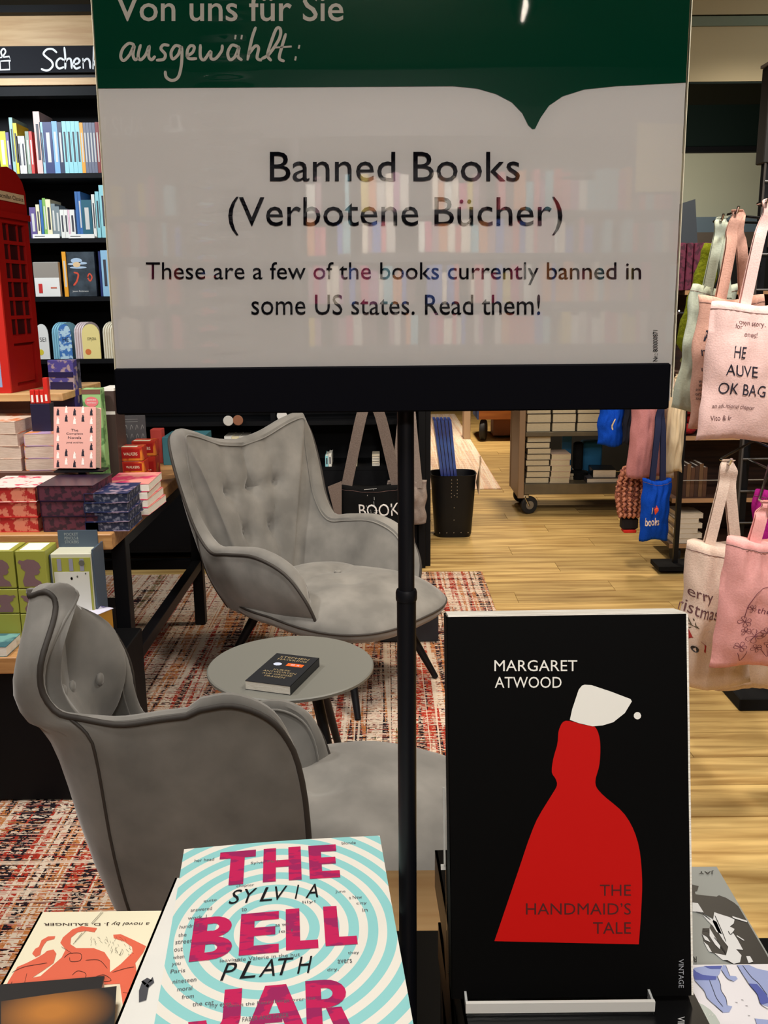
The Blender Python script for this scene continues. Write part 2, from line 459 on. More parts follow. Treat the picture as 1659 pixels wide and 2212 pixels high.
def spine_book(label, x0, x1, yf, z, h, col, group, depth=.15, lean=0, m=None):
    """a book standing upright, spine towards -Y"""
    th = x1 - x0
    # own frame: x(spine -x) -> world -Y... spine at front; y(length) -> z ; z(thickness) -> x
    B = Matrix(((0, 0, 1, 0), (1, 0, 0, 0), (0, 1, 0, 0), (0, 0, 0, 1)))
    M = Matrix.Translation((x0 + (h * math.sin(lean) if lean < 0 else 0) * 0, yf + depth / 2, z + h / 2)) @ Matrix.Rotation(lean, 4, 'Y') @ B
    return one_mesh_book('book', label, M, depth, h, th, m or mat('cover_%02x%02x%02x' % tuple(col), col, .45), pages_w, group)


# ================================================================== FOREGROUND
# ---- display table with the raised wooden board
t = thing('display_table', 'wooden display table in the foreground, mostly hidden under book stacks', 'table', (.03, .42, 0))
MB().box(-.27, .33, .12, .665, .94, .98, ch=.003).build('tabletop', oak, t)
for sx in (-.25, .31):
    for sy in (.15, .64): MB().box(sx - .02, sx + .02, sy - .02, sy + .02, 0.0, .94).build('leg', black, t)
MB().box(-.15, .28, .6655, .765, .955, .98, ch=.002).build('extension_board', oak_light, t, label='light oak strip at the back edge')

# ---- the sign: base plate, pole, sleeve, clamp bar, paper, film
SY = .5
O_, N_ = Vector((0, SY, 1.5)), Vector((0, 1, 0))
t = thing('sign_holder', 'tall black sign holder with a printed sheet under clear film', 'sign', (.011, .54, .98))
px_, py_ = .0125, .512
MB().box(-.0005, .10, .44, .672, .9805, .986, ch=.001).build('base_plate', gloss_black, t)
zj = PY(868, 1282, py_).z
MB().tube([(px_, py_, .985), (px_, py_, zj)], .0056, 20).lathe([(.0060, 0), (.0062, .001), (.0062, .005), (.0057, .0065)], 20, M=Matrix.Translation((px_, py_, zj - .004))).build('lower_pole', black, t, smooth='angle')
MB().tube([(px_, py_, zj), (px_, py_, 1.474)], .0047, 20).tube([(px_, py_, 1.462), (px_, py_, 1.468), (px_, py_, 1.476)], [.0046, .0056, .009], 20).build('upper_pole', black, t, smooth='angle')
LEAN = R(2.0)
MSG = Matrix.Translation((0, SY, 1.42)) @ Matrix.Rotation(-LEAN, 4, 'X'); MSI = MSG.inverted()
N_ = (MSG.to_3x3() @ Vector((0, 1, 0))).normalized()
pf = lambda off: (lambda x, y: ON(x, y, MSG @ Vector((0, -off, 0)), N_))
loc_ = lambda x, y, off: MSI @ pf(off)(x, y)
sb = MB()
p = [loc_(245, 798, .007), loc_(1450, 783, .007), loc_(1447, 880, .007), loc_(245, 900, .007)]
bz0, bz1 = (p[2].z + p[3].z) / 2, (p[0].z + p[1].z) / 2
sb.box(p[0].x, p[1].x, -.007, -.002, bz0, bz1, ch=.0008, M=MSG).box(p[0].x, p[1].x, .003, .008, bz0, bz1, ch=.0008, M=MSG).box(p[0].x + .001, p[1].x - .001, -.002, .003, bz0 + .001, bz0 + .006, M=MSG)
sb.build('clamp_bar', mat('black_bar', (3, 3, 8), .7, spec=.06), t)
zt = bz0 + .222
paper_m = mat('sign_paper', (212, 208, 204), .9, spec=.1)
xl, xr = loc_(250, 780, .001).x, loc_(1452, 780, .001).x
MB().box(xl, xr, -.0006, 0, bz0 + .004, zt, M=MSG).build('paper_sheet', paper_m, t, label='off-white printed sheet')
f1 = lambda x, y: MSI @ pf(.0009)(x, y)
hz = f1(700, 186).z
mb = MB()
c = [(xr, hz)] + [(f1(a, b).x, f1(a, b).z) for a, b in ((1330, 186), (1262, 193), (1215, 208), (1186, 228), (1168, 254), (1156, 278), (1150, 279), (1141, 270), (1128, 244), (1106, 221), (1072, 203), (1030, 191), (980, 186))] + [(xl, hz), (xl, zt), (xr, zt)]
mb.add([MSG @ Vector((a, -.0009, b)) for a, b in c], [tuple(range(len(c)))])
mb.build('header_band', mat('dark_green_print', (0, 60, 40), .9, spec=.05), t, label='dark green printed header with a pointed notch')
f2 = pf(.0012)
mb = MB(); txt(mb, 'Von uns für Sie', (250, 46, 742, -12), f2, bold=.008)
for st in ([(210, 228), (185, 222), (155, 250), (144, 290), (160, 310), (190, 280), (213, 232), (207, 280), (217, 305), (232, 298)],
           [(245, 232), (233, 285), (246, 306), (272, 280), (290, 235), (287, 288), (302, 306), (318, 290)], [(388, 232), (362, 230), (350, 250), (372, 278), (364, 303), (330, 308)],
           [(452, 240), (424, 234), (402, 268), (410, 302), (438, 280), (455, 240), (456, 320), (440, 392), (408, 412), (378, 396), (372, 368)],
           [(482, 288), (512, 268), (520, 240), (500, 235), (485, 262), (490, 298), (530, 300)], [(552, 232), (552, 290), (572, 306), (604, 262), (606, 298), (630, 300), (660, 262), (664, 234)],
           [(742, 238), (712, 232), (692, 272), (704, 306), (730, 288), (750, 240), (744, 288), (762, 306)], [(732, 184), (730, 196)], [(764, 184), (762, 196)],
           [(834, 142), (815, 200), (794, 304)], [(800, 276), (832, 236), (850, 246), (842, 296), (862, 308)], [(868, 300), (905, 275), (955, 200), (962, 152), (942, 146), (916, 210), (896, 280), (912, 308)],
           [(988, 176), (966, 250), (956, 298), (978, 312)], [(930, 244), (1014, 238)], [(1058, 236), (1056, 244)], [(1040, 294), (1038, 304)]):
    stroke(mb, [(200 + a / 2.37, b / 2.37) for a, b in st], f2, 6.6)
mb.build('lettering', mat('pale_print', (196, 188, 176), .8, spec=.1), t, label='pale lettering on the green header')
mb = MB()
txt(mb, 'Banned Books', (583, 392, 1123, 328), f2); txt(mb, '(Verbotene Bücher)', (493, 508, 1215, 425), f2)
txt(mb, 'These are a few of the books currently banned in', (315, 615, 1385, 566), f2); txt(mb, 'some US states. Read them!', (543, 680, 1167, 636), f2)
txt(mb, 'Nr.: 800000871', (1411, 780, 1421, 713), f2, rot=90)
mb.build('lettering', mat('sign_ink', (10, 10, 16), .9, spec=.05), t, label='black lettering on the white sheet')
mb = MB()
x0f, x1f = xl - .0003, xr + .0006
mb.grid(60, 90, lambda u, v: MSG @ Vector((x0f + (x1f - x0f) * u, -.0024 - .00022 * math.exp(-((u - .2 - .02 * v) / .03) ** 2) * (1 + math.sin(v * 150)), bz0 + .006 + (zt - bz0 - .006) * v)))
mb.build('film_cover', film, t, smooth=True, label='clear glossy film')
for a_ in (x0f, x1f): MB().box(a_ - .0002, a_ + .0003, -.0024, 0, bz0 + .006, zt, M=MSG).build('film_edge', mat('film_edge', (226, 218, 192), .2), t)

# ---- black books under the stand, clear stand, standing black book
grp = 'black paperbacks stacked under the clear stand'
bk_th = .0255
for k in range(5):
    zz = .9865 + k * .0287
    rot = [.02, -.03, .03, -.02, .045][k]
    t = flat_book('paperback', ['black paperback at the bottom of the stack under the clear stand', 'black paperback second from the bottom under the clear stand', 'black paperback in the middle of the stack under the clear stand',
                                'black paperback second from the top of the stack under the clear stand', 'glossy black paperback lying on top of the stack under the clear stand'][k], .1005 + [.002, -.003, .001, -.001, 0][k], .470, zz, .127, .198, .0283, gloss_black, rot, group=grp)
ztop = .9865 + 5 * .0287 - .0004
stack_top = ztop
mb = MB(); fz = lambda x, y: PZ(x, y, ztop + .0003)
txt(mb, 'VINTAGE', (1464, 2262, 1479, 2196), fz, rot=-90)
mb.build('lettering', flat((190, 190, 190)), t)

n_lean = Vector((0, cp, -sp))
o_book = PY(1230, 2150, .4245) + Vector((0, 0, 0))
o_book.z = max(o_book.z, ztop + .006)
# standing book: frame lies in a plane that leans back by the camera's pitch
bl = ON(975, 2158, o_book, n_lean); tl = ON(968, 1327, o_book, n_lean); tr = ON(1489, 1333, o_book, n_lean)
wB = .1285; hB = (ON(1230, 1330, o_book, n_lean) - ON(1230, 2155, o_book, n_lean)).length
cB = ON(1229, 1742, o_book, n_lean)
uB, vB = Vector((1, 0, 0)), Vector((0, sp, cp)); nB = uB.cross(vB)     # nB points to the camera
MBk = Matrix(((uB.x, vB.x, nB.x, cB.x), (uB.y, vB.y, nB.y, cB.y), (uB.z, vB.z, nB.z, cB.z), (0, 0, 0, 1))) @ Matrix.Rotation(.004, 4, 'Z') @ Matrix.Translation((0, 0, -.022))
tB = thing('paperback', 'black paperback with a red caped figure and white bonnet, upright on a clear stand', 'book', tuple(cB - vB * hB / 2))
book_parts(tB, wB, hB, .022, mat('matt_black_cover', (2, 2, 2), .6, spec=.08), pages, MBk, board=.0006, flush=True)
MB().box(wB / 2, wB / 2 + .0012, -hB / 2, hB / 2, .0, .0215, M=MBk).box(-wB / 2 + .001, wB / 2, hB / 2, hB / 2 + .0007, 0, .0215, M=MBk).build('page_edge', pages_w, tB)
fB = lambda off: (lambda x, y: ON(x, y, cB - n_lean * off, n_lean))
g1, g2 = fB(.0002), fB(.0004)
mb = MB(); poly(mb, [(v.x, v.y) for v in catmull([(a, b, 0) for a, b in [(1205, 1600), (1208, 1575), (1222, 1557), (1262, 1566), (1285, 1570), (1296, 1600), (1295, 1650), (1286, 1690), (1300, 1715), (1350, 1760), (1378, 1820), (1387, 1900), (1384, 1985)]], 4)] + [(1380, 2040), (1068, 2033), (1120, 1880)] +
     [(v.x, v.y) for v in catmull([(a, b, 0) for a, b in [(1140, 1820), (1160, 1770), (1190, 1720), (1203, 1697), (1200, 1682), (1192, 1668), (1195, 1640), (1203, 1612)]], 3)], g1)
mb.build('cover_figure', mat('red_print', (184, 6, 2), .55, spec=.2), tB, label='flat red caped figure')
mb = MB(); poly(mb, [(1257, 1481), (1263, 1479), (1278, 1480), (1320, 1494), (1362, 1510), (1365, 1515), (1350, 1540), (1325, 1560), (1302, 1567), (1280, 1569), (1250, 1562), (1231, 1555), (1236, 1532), (1250, 1490)], g2)
poly(mb, [(1377 + 8 * math.cos(a * .5), 1546 + 8 * math.sin(a * .5)) for a in range(12)], g2)
txt(mb, 'MARGARET', (1068, 1450, 1247, 1426), g2); txt(mb, 'ATWOOD', (1069, 1486, 1213, 1462), g2)
mb.build('cover_print', mat('ivory_print', (226, 224, 216), .5), tB, label='ivory bonnet, dot and author name')
mb = MB(); txt(mb, 'THE', (1296, 1935, 1363, 1911), g2); txt(mb, 'HANDMAID’S', (1136, 1976, 1363, 1951), g2); txt(mb, 'TALE', (1281, 2017, 1363, 1992), g2)
mb.build('lettering', mat('dark_red_print', (70, 10, 8), .5), tB, label='dark title on the red figure')
mb = MB(); txt(mb, 'VINTAGE', (1466, 2134, 1477, 2072), g2, rot=-90); mb.build('lettering', flat((150, 152, 158)), tB, label='small grey imprint word')

t = thing('book_stand', 'clear acrylic book stand holding the black paperback', 'stand', (cB.x, .43, ztop))
lw0, lw1 = ON(1003, 2175, cB, n_lean).x, ON(1404, 2175, cB, n_lean).x
zb = (cB - vB * hB / 2).z; yb = PZ(1200, 2186, ztop + .003).y + .0285
MB().box(lw0, lw1, yb - .028, yb + .02, ztop + .0004, ztop + .0026).build('base', acryl, t)
lip = MB().box(lw0, lw1, yb - .0285, yb - .0265, ztop + .0026, ztop + .0085); lip.build('front_lip', mat('frosted_edge', (206, 204, 198), .3), t)
for a_ in (lw0, lw1 - .0012): MB().box(a_, a_ + .0012, yb - .0265, yb - .018, ztop + .0026, ztop + .0075).build('side_lip', mat('acrylic_side', (170, 172, 170), .25), t)
Mk = MBk @ Matrix.Translation((-.0, -.045, -.0035))
MB().box(-wB / 2 - .0008, -wB / 2 + .10, -.055, .005, 0, .0022, M=Mk).build('backrest', acryl, t)
MB().box(-wB / 2 - .0018, -wB / 2 - .0008, -.040, .004, .0, .002, M=MBk @ Matrix.Translation((0, 0, -.003))).box(-wB / 2 - .0035, -wB / 2 - .0008, -.042, -.0395, 0, .002, M=MBk @ Matrix.Translation((0, 0, -.003))).build('side_hook', mat('frosted_edge', (0, 0, 0)), t)

# ---- the blue-ringed book lying on a small stack
def ring_mat():
    m = bpy.data.materials.new('ringed_cover'); m.use_nodes = True; nt = m.node_tree; b = nt.nodes['Principled BSDF']; L = nt.links.new
    tc = nt.nodes.new('ShaderNodeTexCoord'); mp = nt.nodes.new('ShaderNodeMapping'); mp.inputs['Location'].default_value = (.0065, -.0125, 0); mp.inputs['Scale'].default_value = (1, .93, 0)
    ln = nt.nodes.new('ShaderNodeVectorMath'); ln.operation = 'LENGTH'
    ns = nt.nodes.new('ShaderNodeTexNoise'); ns.inputs['Scale'].default_value = 14
    ma = nt.nodes.new('ShaderNodeMath'); ma.operation = 'MULTIPLY_ADD'; ma.inputs[1].default_value = .0022
    mo = nt.nodes.new('ShaderNodeMath'); mo.operation = 'MODULO'; mo.inputs[1].default_value = .0112
    gt = nt.nodes.new('ShaderNodeMath'); gt.operation = 'GREATER_THAN'; gt.inputs[1].default_value = .0060
    mx = nt.nodes.new('ShaderNodeMix'); mx.data_type = 'RGBA'; mx.inputs[6].default_value = lin((150, 214, 214)); mx.inputs[7].default_value = lin((240, 235, 224))
    L(tc.outputs['Object'], mp.inputs[0]); L(mp.outputs[0], ln.inputs[0]); L(tc.outputs['Object'], ns.inputs['Vector']); L(ns.outputs['Fac'], ma.inputs[0]); L(ln.outputs['Value'], ma.inputs[2])
    L(ma.outputs[0], mo.inputs[0]); L(mo.outputs[0], gt.inputs[0]); L(gt.outputs[0], mx.inputs[0]); L(mx.outputs[2], b.inputs['Base Color']); b.inputs['Roughness'].default_value = .38
    return m


zBJ = 1.147
oBJ = PZ(398, 1838, zBJ); aBJ = R(6)
ux, uy = Vector((math.cos(aBJ), math.sin(aBJ), 0)), Vector((-math.sin(aBJ), math.cos(aBJ), 0))
cBJ = oBJ + ux * .0645 - uy * .099
names = ['ringed paperback directly under the blue-ringed novel', 'grey paperback at the bottom of the stack under the blue-ringed novel']
cov = [mat('ring_edge', (190, 216, 210), .5), mat('grey_edge_cover', (120, 124, 120), .5), blackm]
zk = zBJ - .0262
flat_book('paperback', names[0], cBJ.x + .0045, cBJ.y - .001, zk - .0258, .128, .197, .0255, cov[0], aBJ)
flat_book('paperback', names[1], cBJ.x + .002, cBJ.y + .002, 1.0205, .128, .19, .0255, cov[1], aBJ - .01)
zk_low = 1.0202
o = MB().box(cBJ.x - .055, cBJ.x + .040, cBJ.y - .09, cBJ.y + .085, .9803, zk_low + .0, ch=.002).build('display_block', oak)
tag(o, 'small wooden riser block under the blue-ringed novels', 'riser')
tBJ = thing('paperback', 'pale blue and cream ringed novel with large magenta title letters', 'book', (cBJ.x, cBJ.y, zBJ - .0258), rotz=aBJ)
MJ = FR((cBJ.x, cBJ.y, zBJ - .0258), aBJ)


def curl(x, y):   # gentle lift of the cover's far edge
    return .0024 * max(0, (y + .02) / .118) ** 2 + .0012 * math.cos(x / .0645 * 1.5)


mb = MB(); nx, ny = 14, 20
mb.grid(nx, ny, lambda u, v: (-.0645 + .129 * u, -.099 + .198 * v, .0245 + curl(-.0645 + .129 * u, -.099 + .198 * v)), M=MJ)
mb.grid(nx, ny, lambda u, v: (.0645 - .129 * u, -.099 + .198 * v, .0241 + curl(.0645 - .129 * u, -.099 + .198 * v)), M=MJ)
rg_m = ring_mat()
mb.build('front_cover', rg_m, tBJ, smooth=True, label='curling front cover with pale blue rings')
MB().box(-.0645, .0645, -.099, .099, 0, .0006, M=MJ).box(-.0645, -.0639, -.099, .099, 0, .0243, M=MJ).build('cover', white, tBJ)
MB().box(-.0638, .064, -.0985, .0985, .0007, .024, M=MJ).build('page_block', pages_w, tBJ)


def fJ(x, y):    # x, y in millimetres from the far left corner
    X, Y = -.0645 + x / 1000, .099 + y / 1000
    return MJ @ Vector((X, Y, .0250 + curl(X, Y)))


def dense(mb_, maxl=.006):   # split long print triangles so they follow the curl
    return mb_


mb = MB()


def slab(rects, sk=0):
    for q in rects:
        x0, y0, x1, y1 = q[:4]; n = max(1, int(abs(y1 - y0) / 5)); s0 = q[4] if len(q) > 4 else 0
        for i in range(n):
            a, b = y0 + (y1 - y0) * i / n, y0 + (y1 - y0) * (i + 1) / n; da, db = s0 * i / n, s0 * (i + 1) / n
            mb.add([fJ(x0 + da, a), fJ(x1 + da, a), fJ(x1 + db, b), fJ(x0 + db, b)], [(0, 1, 2, 3)])


title_m = mat('magenta_print', (200, 36, 92), .42, noise_s=60, col2=(160, 40, 96), stretch=(1, 3, 1), thr=(.5, .53))


def bowl(cx, cy, ax, ay, bx, by, a0, a1, n=10):
    for k in range(n):
        p0, p1 = R(a0 + (a1 - a0) * k / n), R(a0 + (a1 - a0) * (k + 1) / n)
        mb.add([fJ(cx + ax * math.cos(p0), cy + ay * math.sin(p0)), fJ(cx + ax * math.cos(p1), cy + ay * math.sin(p1)), fJ(cx + bx * math.cos(p1), cy + by * math.sin(p1)), fJ(cx + bx * math.cos(p0), cy + by * math.sin(p0))], [(0, 1, 2, 3)])


def letter(rects, bowls=()):
    global mb
    mb = MB(); slab(rects)
    for b_ in bowls: bowl(*b_)
    mb.build('title_letter', title_m, tBJ)


letter([(24, -8, 47, -15), (31, -15, 40, -42)])                                            # T
letter([(52, -8, 60, -42), (68, -8, 76, -42), (60, -21, 68, -28)])                         # H
letter([(81, -8, 89, -42), (89, -8, 99, -15), (89, -21, 98, -28), (89, -35, 100, -42)])    # E
letter([(13, -70, 21, -106), (21, -70, 24, -76), (21, -82, 24, -93.3), (21, -99.8, 24, -106)], [(24, -79, 11, 9.2, 3.8, 3.2, 90, -90), (24, -96.5, 12, 9.4, 3.8, 3.2, 90, -90)])   # B
letter([(40, -70, 48, -105), (48, -70, 62, -77), (48, -83, 60, -90), (48, -98, 62, -105)])  # E
letter([(66, -69, 74, -104), (74, -97, 84, -104)]); letter([(88, -69, 96, -103), (96, -96, 106, -103)])   # L L
letter([(34, -130, 43, -151)], [(30, -150, 13, 13, 4, 5, 0, -180)])                         # J
letter([(55, -130, 63, -164, -10), (57, -130, 66, -164, 10), (54, -150, 64, -156)])        # A
letter([(76, -129, 84, -163), (84, -129, 86, -135), (84, -143, 86, -149), (86, -149, 94, -163, 4)], [(86, -139, 11, 10, 4, 4, 90, -90)])   # R
mb = MB()
for wd, x0, y0, x1, y1 in (('SYLVIA', 32, -60, 87, -47), ('PLATH', 31, -123, 82, -110)):
    xx = x0; n = len(wd); cw = (x1 - x0) / n
    for i, ch in enumerate(wd): txt(mb, ch, (x0 + cw * (i + (.3 if ch == 'I' else 0)), y0, x0 + cw * (i + (.62 if ch == 'I' else .84)), y1), fJ, shear=.3)
mb.build('author_name', ink, tBJ, label='black slanting author name', kind='stuff')
mb = MB(); random.seed(3)
for ln_, x, y in (('her head', 8, -14), ('blonde', 103, -7), ('quite', 17, -55), ('answered', 10, -62), ('work. I', 9, -69), ('hundred', 5, -76), ('the', 5, -83), ('street', 4, -89), ('out', 4, -95), ('when', 4, -101), ('you', 4, -107), ('Paris', 4, -112),
                  ('nineteen', 6, -120), ('moral', 9, -126), ('from', 12, -132), ('the cat', 18, -138), ('my eyes', 27, -141), ('about the Rosenbergs over the', 36, -142), ('June', 96, -56), ('a New', 104, -62), ('city', 108, -68), ('in', 111, -74), ('leaving', 30, -108), ('side Valerie in the hut', 38, -108),
                  ('dry,', 88, -122), ('avers', 94, -116), ('they', 100, -110), ('chapter', 36, -43.8), ('Sylvia Plath', 44, -22), ('FABER AND FABER', 44, -152), ('pet,', 104, -172), ('to', 40, -66), ('lily!', 76, -64), ('as wh', 60, -82), ('ie, I', 62, -88)):
    txt(mb, ln_, (x, y - 1.5, x + len(ln_) * 1.55, y + 1.5), fJ)
mb.build('small_print', mat('grey_ink', (92, 92, 96), .6), tBJ, label='small broken lines of black text', kind='stuff')

# ---- white book half under the ringed novel, cream novel with the red horse, dark book with orange glow
zW = 1.0948
oW = PZ(372, 1898, zW); cW = oW + Vector((.055, -.075, 0))
t = flat_book('paperback', 'white paperback with grey ink drawing, half under the blue-ringed novel', oW.x + .0635 - .001, oW.y - .0992, zW - .021, .128, .196, .021, white, R(-2), pages_w)
# keep it clear of the stack it leans against: only its left part shows
mb = MB(); fW = lambda x, y: PZ(x, y, zW + .0006)
for q in ([(300, 2140), (308, 2118), (322, 2128), (316, 2160), (300, 2165)], [(314, 2130), (330, 2110), (333, 2122), (320, 2134)], [(305, 2120), (318, 2112), (330, 2118), (312, 2128)]): poly(mb, q, fW)
mb.build('drawing', flat((78, 78, 84)), t)
flat_book('paperback', 'brown-edged paperback directly under the white one', oW.x + .085, oW.y - .103, zW - .0475, .125, .19, .0255, mat('brown_edge', (108, 82, 70), .6), R(-1))
zS = 1.0735
oS = PZ(88, 1970, zS)
tS = flat_book('paperback', 'cream novel upside down with a coral horse drawing and red lettering-free cover', oS.x + .048, oS.y - .089, zS - .02, .096, .178, .02, mat('cream_cover', (252, 244, 214), .5), 0, pages)
tS['label'] = 'cream paperback lying upside down with a coral horse drawing'
fS = lambda x, y: PZ(x, y, zS + .0005); fS2 = lambda x, y: PZ(x, y, zS + .0008)
k = 3.456


def cq(pts): return [(a / k, 1860 + b / k) for a, b in pts]


mb = MB()
for q in ([(10, 1015), (60, 900), (130, 790), (200, 760), (280, 720), (330, 690), (350, 670), (400, 660), (420, 690), (400, 760), (330, 810), (240, 870), (300, 860), (380, 790), (460, 720), (490, 660), (450, 610), (470, 570), (540, 510), (610, 485), (680, 495), (725, 500), (705, 530), (640, 520), (580, 530), (530, 570), (525, 620), (570, 650), (700, 650), (780, 680), (820, 740), (820, 830),
           (900, 770), (990, 680), (985, 640), (930, 600), (850, 575), (845, 550), (900, 545), (1000, 590), (1090, 635), (1070, 680), (1010, 760), (1020, 830), (1060, 820), (1030, 920), (1000, 1060), (995, 1200), (930, 1217), (915, 1060), (895, 915), (700, 925), (400, 945), (200, 975)],
          [(240, 690), (262, 655), (290, 640), (310, 590), (360, 562), (412, 560), (405, 580), (350, 595), (330, 620), (310, 655), (300, 700), (265, 715)]):
    poly(mb, cq(q), fS)
mb.build('horse_drawing', mat('coral_print', (236, 112, 84), .5), tS, label='coral red horse drawing')
mb = MB()
txt(mb, 'J. D. SALINGER', (94, 1999.5, 236, 1992), fS, bold=.01, rot=180); txt(mb, 'a novel by', (240, 1999.5, 323, 1990), fS, shear=.3, rot=180)
for q in ([(770, 380), (690, 470)], [(757, 380), (680, 465)], [(640, 520), (545, 620)], [(612, 535), (560, 600)], [(480, 720), (520, 690), (600, 690), (600, 740), (530, 750), (520, 720)], [(640, 740), (740, 740), (800, 800)], [(540, 850), (580, 820), (640, 840), (630, 900)],
          [(720, 860), (780, 850), (830, 890), (760, 900)], [(90, 830), (180, 790), (290, 770), (350, 760)], [(460, 640), (540, 690)], [(840, 830), (940, 800), (1000, 790)], [(920, 980), (1000, 990)], [(180, 920), (200, 840)], [(60, 960), (90, 900)]):
    stroke(mb, cq(q), fS2, 1.1)
random.seed(5)
for i in range(70):
    a, b = random.uniform(680, 980), random.uniform(560, 700)
    if a < 820 and b > 620: continue
    stroke(mb, cq([(a, b), (a + random.uniform(-12, 20), b + random.uniform(8, 22))]), fS, .7)
mb.build('line_drawing', mat('brown_ink', (60, 40, 36), .6), tS, label='fine dark lettering and pen lines')
zD = 1.0895
pD = PZ(258, 2125, zD)
tD = flat_book('paperback', 'dark grey paperback with an orange glow, at the lower left corner', pD.x - .065, pD.y - .094, zD - .0152, .128, .19, .015, mat('charcoal_cover', (52, 50, 50), .4), R(6), pages_w)
fD = lambda x, y: PZ(x, y, zD + .0012)
m = bpy.data.materials.new('glow_print'); m.use_nodes = True; nt = m.node_tree; b = nt.nodes['Principled BSDF']; b.inputs['Roughness'].default_value = .4
tc = nt.nodes.new('ShaderNodeTexCoord'); mp = nt.nodes.new('ShaderNodeMapping'); pg_ = PZ(110, 2188, zD); mp.inputs['Location'].default_value = (-(pg_.x - pD.x + .065) * 26, -(pg_.y - pD.y + .094) * 42, 0); mp.inputs['Scale'].default_value = (26, 42, 0)
gr = nt.nodes.new('ShaderNodeTexGradient'); gr.gradient_type = 'SPHERICAL'; rp = nt.nodes.new('ShaderNodeValToRGB'); rp.color_ramp.elements[0].color = lin((52, 50, 50)); rp.color_ramp.elements[1].color = lin((196, 128, 62))
rp.color_ramp.elements[1].position = .8; nt.links.new(tc.outputs['Object'], mp.inputs[0]); nt.links.new(mp.outputs[0], gr.inputs[0]); nt.links.new(gr.outputs[1], rp.inputs[0]); nt.links.new(rp.outputs[0], b.inputs['Base Color'])
mb = MB(); poly(mb, [(2, 2163), (120, 2146), (252, 2130), (246, 2230), (2, 2230)], fD); mb.build('cover_picture', m, tD, label='blurred orange patch')
# supports under the left books so that nothing floats
flat_book('paperback', 'grey paperback hidden under the cream and dark paperbacks, upper of two', oS.x + .058, oS.y - .095, zS - .0455, .098, .19, .025, cov[1], .02)
flat_book('paperback', 'black paperback hidden under the cream and dark paperbacks, lower of two', oS.x + .058, oS.y - .095, zS - .0712, .098, .19, .0255, blackm, -.01)
o = MB().box(oS.x + .004, oS.x + .085, oS.y - .185, oS.y - .02, .9803, zS - .0716, ch=.002).build('display_block', oak); tag(o, 'small wooden riser block under the cream and dark paperbacks', 'riser')

# ---- right: grey photographic cover above white book with blue figures
zG = 1.085
oG = PZ(1548, 1872, zG)
tG = flat_book('paperback', 'grey paperback with a black and white photograph of hands, far right', oG.x - .063, oG.y - .0975, zG - .022, .126, .195, .022, mat('grey_cover', (150, 154, 150), .4), 0, pages_w)
fG, fG2, fG3 = (lambda x, y: PZ(x, y, zG + .0004)), (lambda x, y: PZ(x, y, zG + .0007)), (lambda x, y: PZ(x, y, zG + .0010))


def gq(pts): return [(1400 + a / 5.946, 1840 + b / 5.946) for a, b in pts]


mb = MB()
poly(mb, gq([(480, 400), (650, 440), (630, 500), (600, 510), (610, 545), (720, 560), (880, 575), (910, 558), (1000, 590), (1100, 650), (1160, 700), (1330, 990), (1500, 1280), (1590, 1445), (1180, 1445), (1100, 1445), (960, 1390), (840, 1300), (800, 1290), (720, 1180), (690, 1060), (700, 980), (790, 980), (830, 850), (700, 790), (640, 700), (560, 650), (480, 640)]), fG)
mb.build('cover_photo', mat('photo_black', (34, 33, 33), .4), tG, label='dark part of the photograph')
mb = MB()
for q in ([(850, 775), (920, 800), (1050, 840), (1110, 870), (1100, 920), (1050, 960), (1110, 990), (1090, 1040), (1150, 1130), (1220, 1260), (1130, 1250), (1200, 1330), (1180, 1420), (1100, 1440), (1020, 1390), (960, 1390), (850, 1300), (1000, 1330), (1030, 1220), (960, 1130), (880, 1000), (830, 900)],
          [(570, 650), (640, 660), (715, 780), (640, 770), (570, 765)], [(700, 810), (800, 850), (880, 900), (950, 1060), (880, 1030), (830, 950), (760, 880)], [(790, 980), (850, 1080), (930, 1200), (920, 1250), (860, 1190), (790, 1080)],
          [(690, 1050), (760, 1100), (800, 1160), (730, 1130)], [(710, 1150), (770, 1200), (820, 1290), (780, 1280)], [(1140, 1070), (1240, 1135), (1225, 1140), (1140, 1085)], [(1260, 1340), (1310, 1340), (1350, 1410), (1290, 1430)], [(1080, 825), (1270, 885), (1270, 905), (1090, 850)]):
    poly(mb, gq(q), fG2)
mb.build('cover_photo', mat('photo_white', (226, 226, 226), .4), tG, label='white part of the photograph')
mb = MB()
for q in ([(860, 820), (940, 1000), (1000, 1150)], [(700, 1000), (780, 1010)], [(700, 1060), (790, 1100)], [(1030, 1020), (1060, 1060), (1100, 1020)], [(850, 1100), (900, 1160), (1000, 1300)], [(620, 770), (700, 800), (800, 870)]): stroke(mb, gq(q), fG3, 1.4)
txt(mb, 'JAY', (1509, 1888, 1542, 1880), fG3, rot=180); txt(mb, 'R', (1497, 2078, 1505, 2066), fG3, rot=180)
mb.build('lettering', ink, tG, label='black lettering and dark lines')
zH = 1.107
pH = PZ(1500, 2084, zH)
tH = flat_book('paperback', 'white paperback with blue drawn swimmers, lower right corner', pH.x + .052, pH.y - .099, zH - .0205, .132, .198, .0205, mat('white_cover', (238, 234, 238), .45), 0, pages_w)
fH, fH2 = (lambda x, y: PZ(x, y, zH + .0004)), (lambda x, y: PZ(x, y, zH + .0008))
mb = MB()
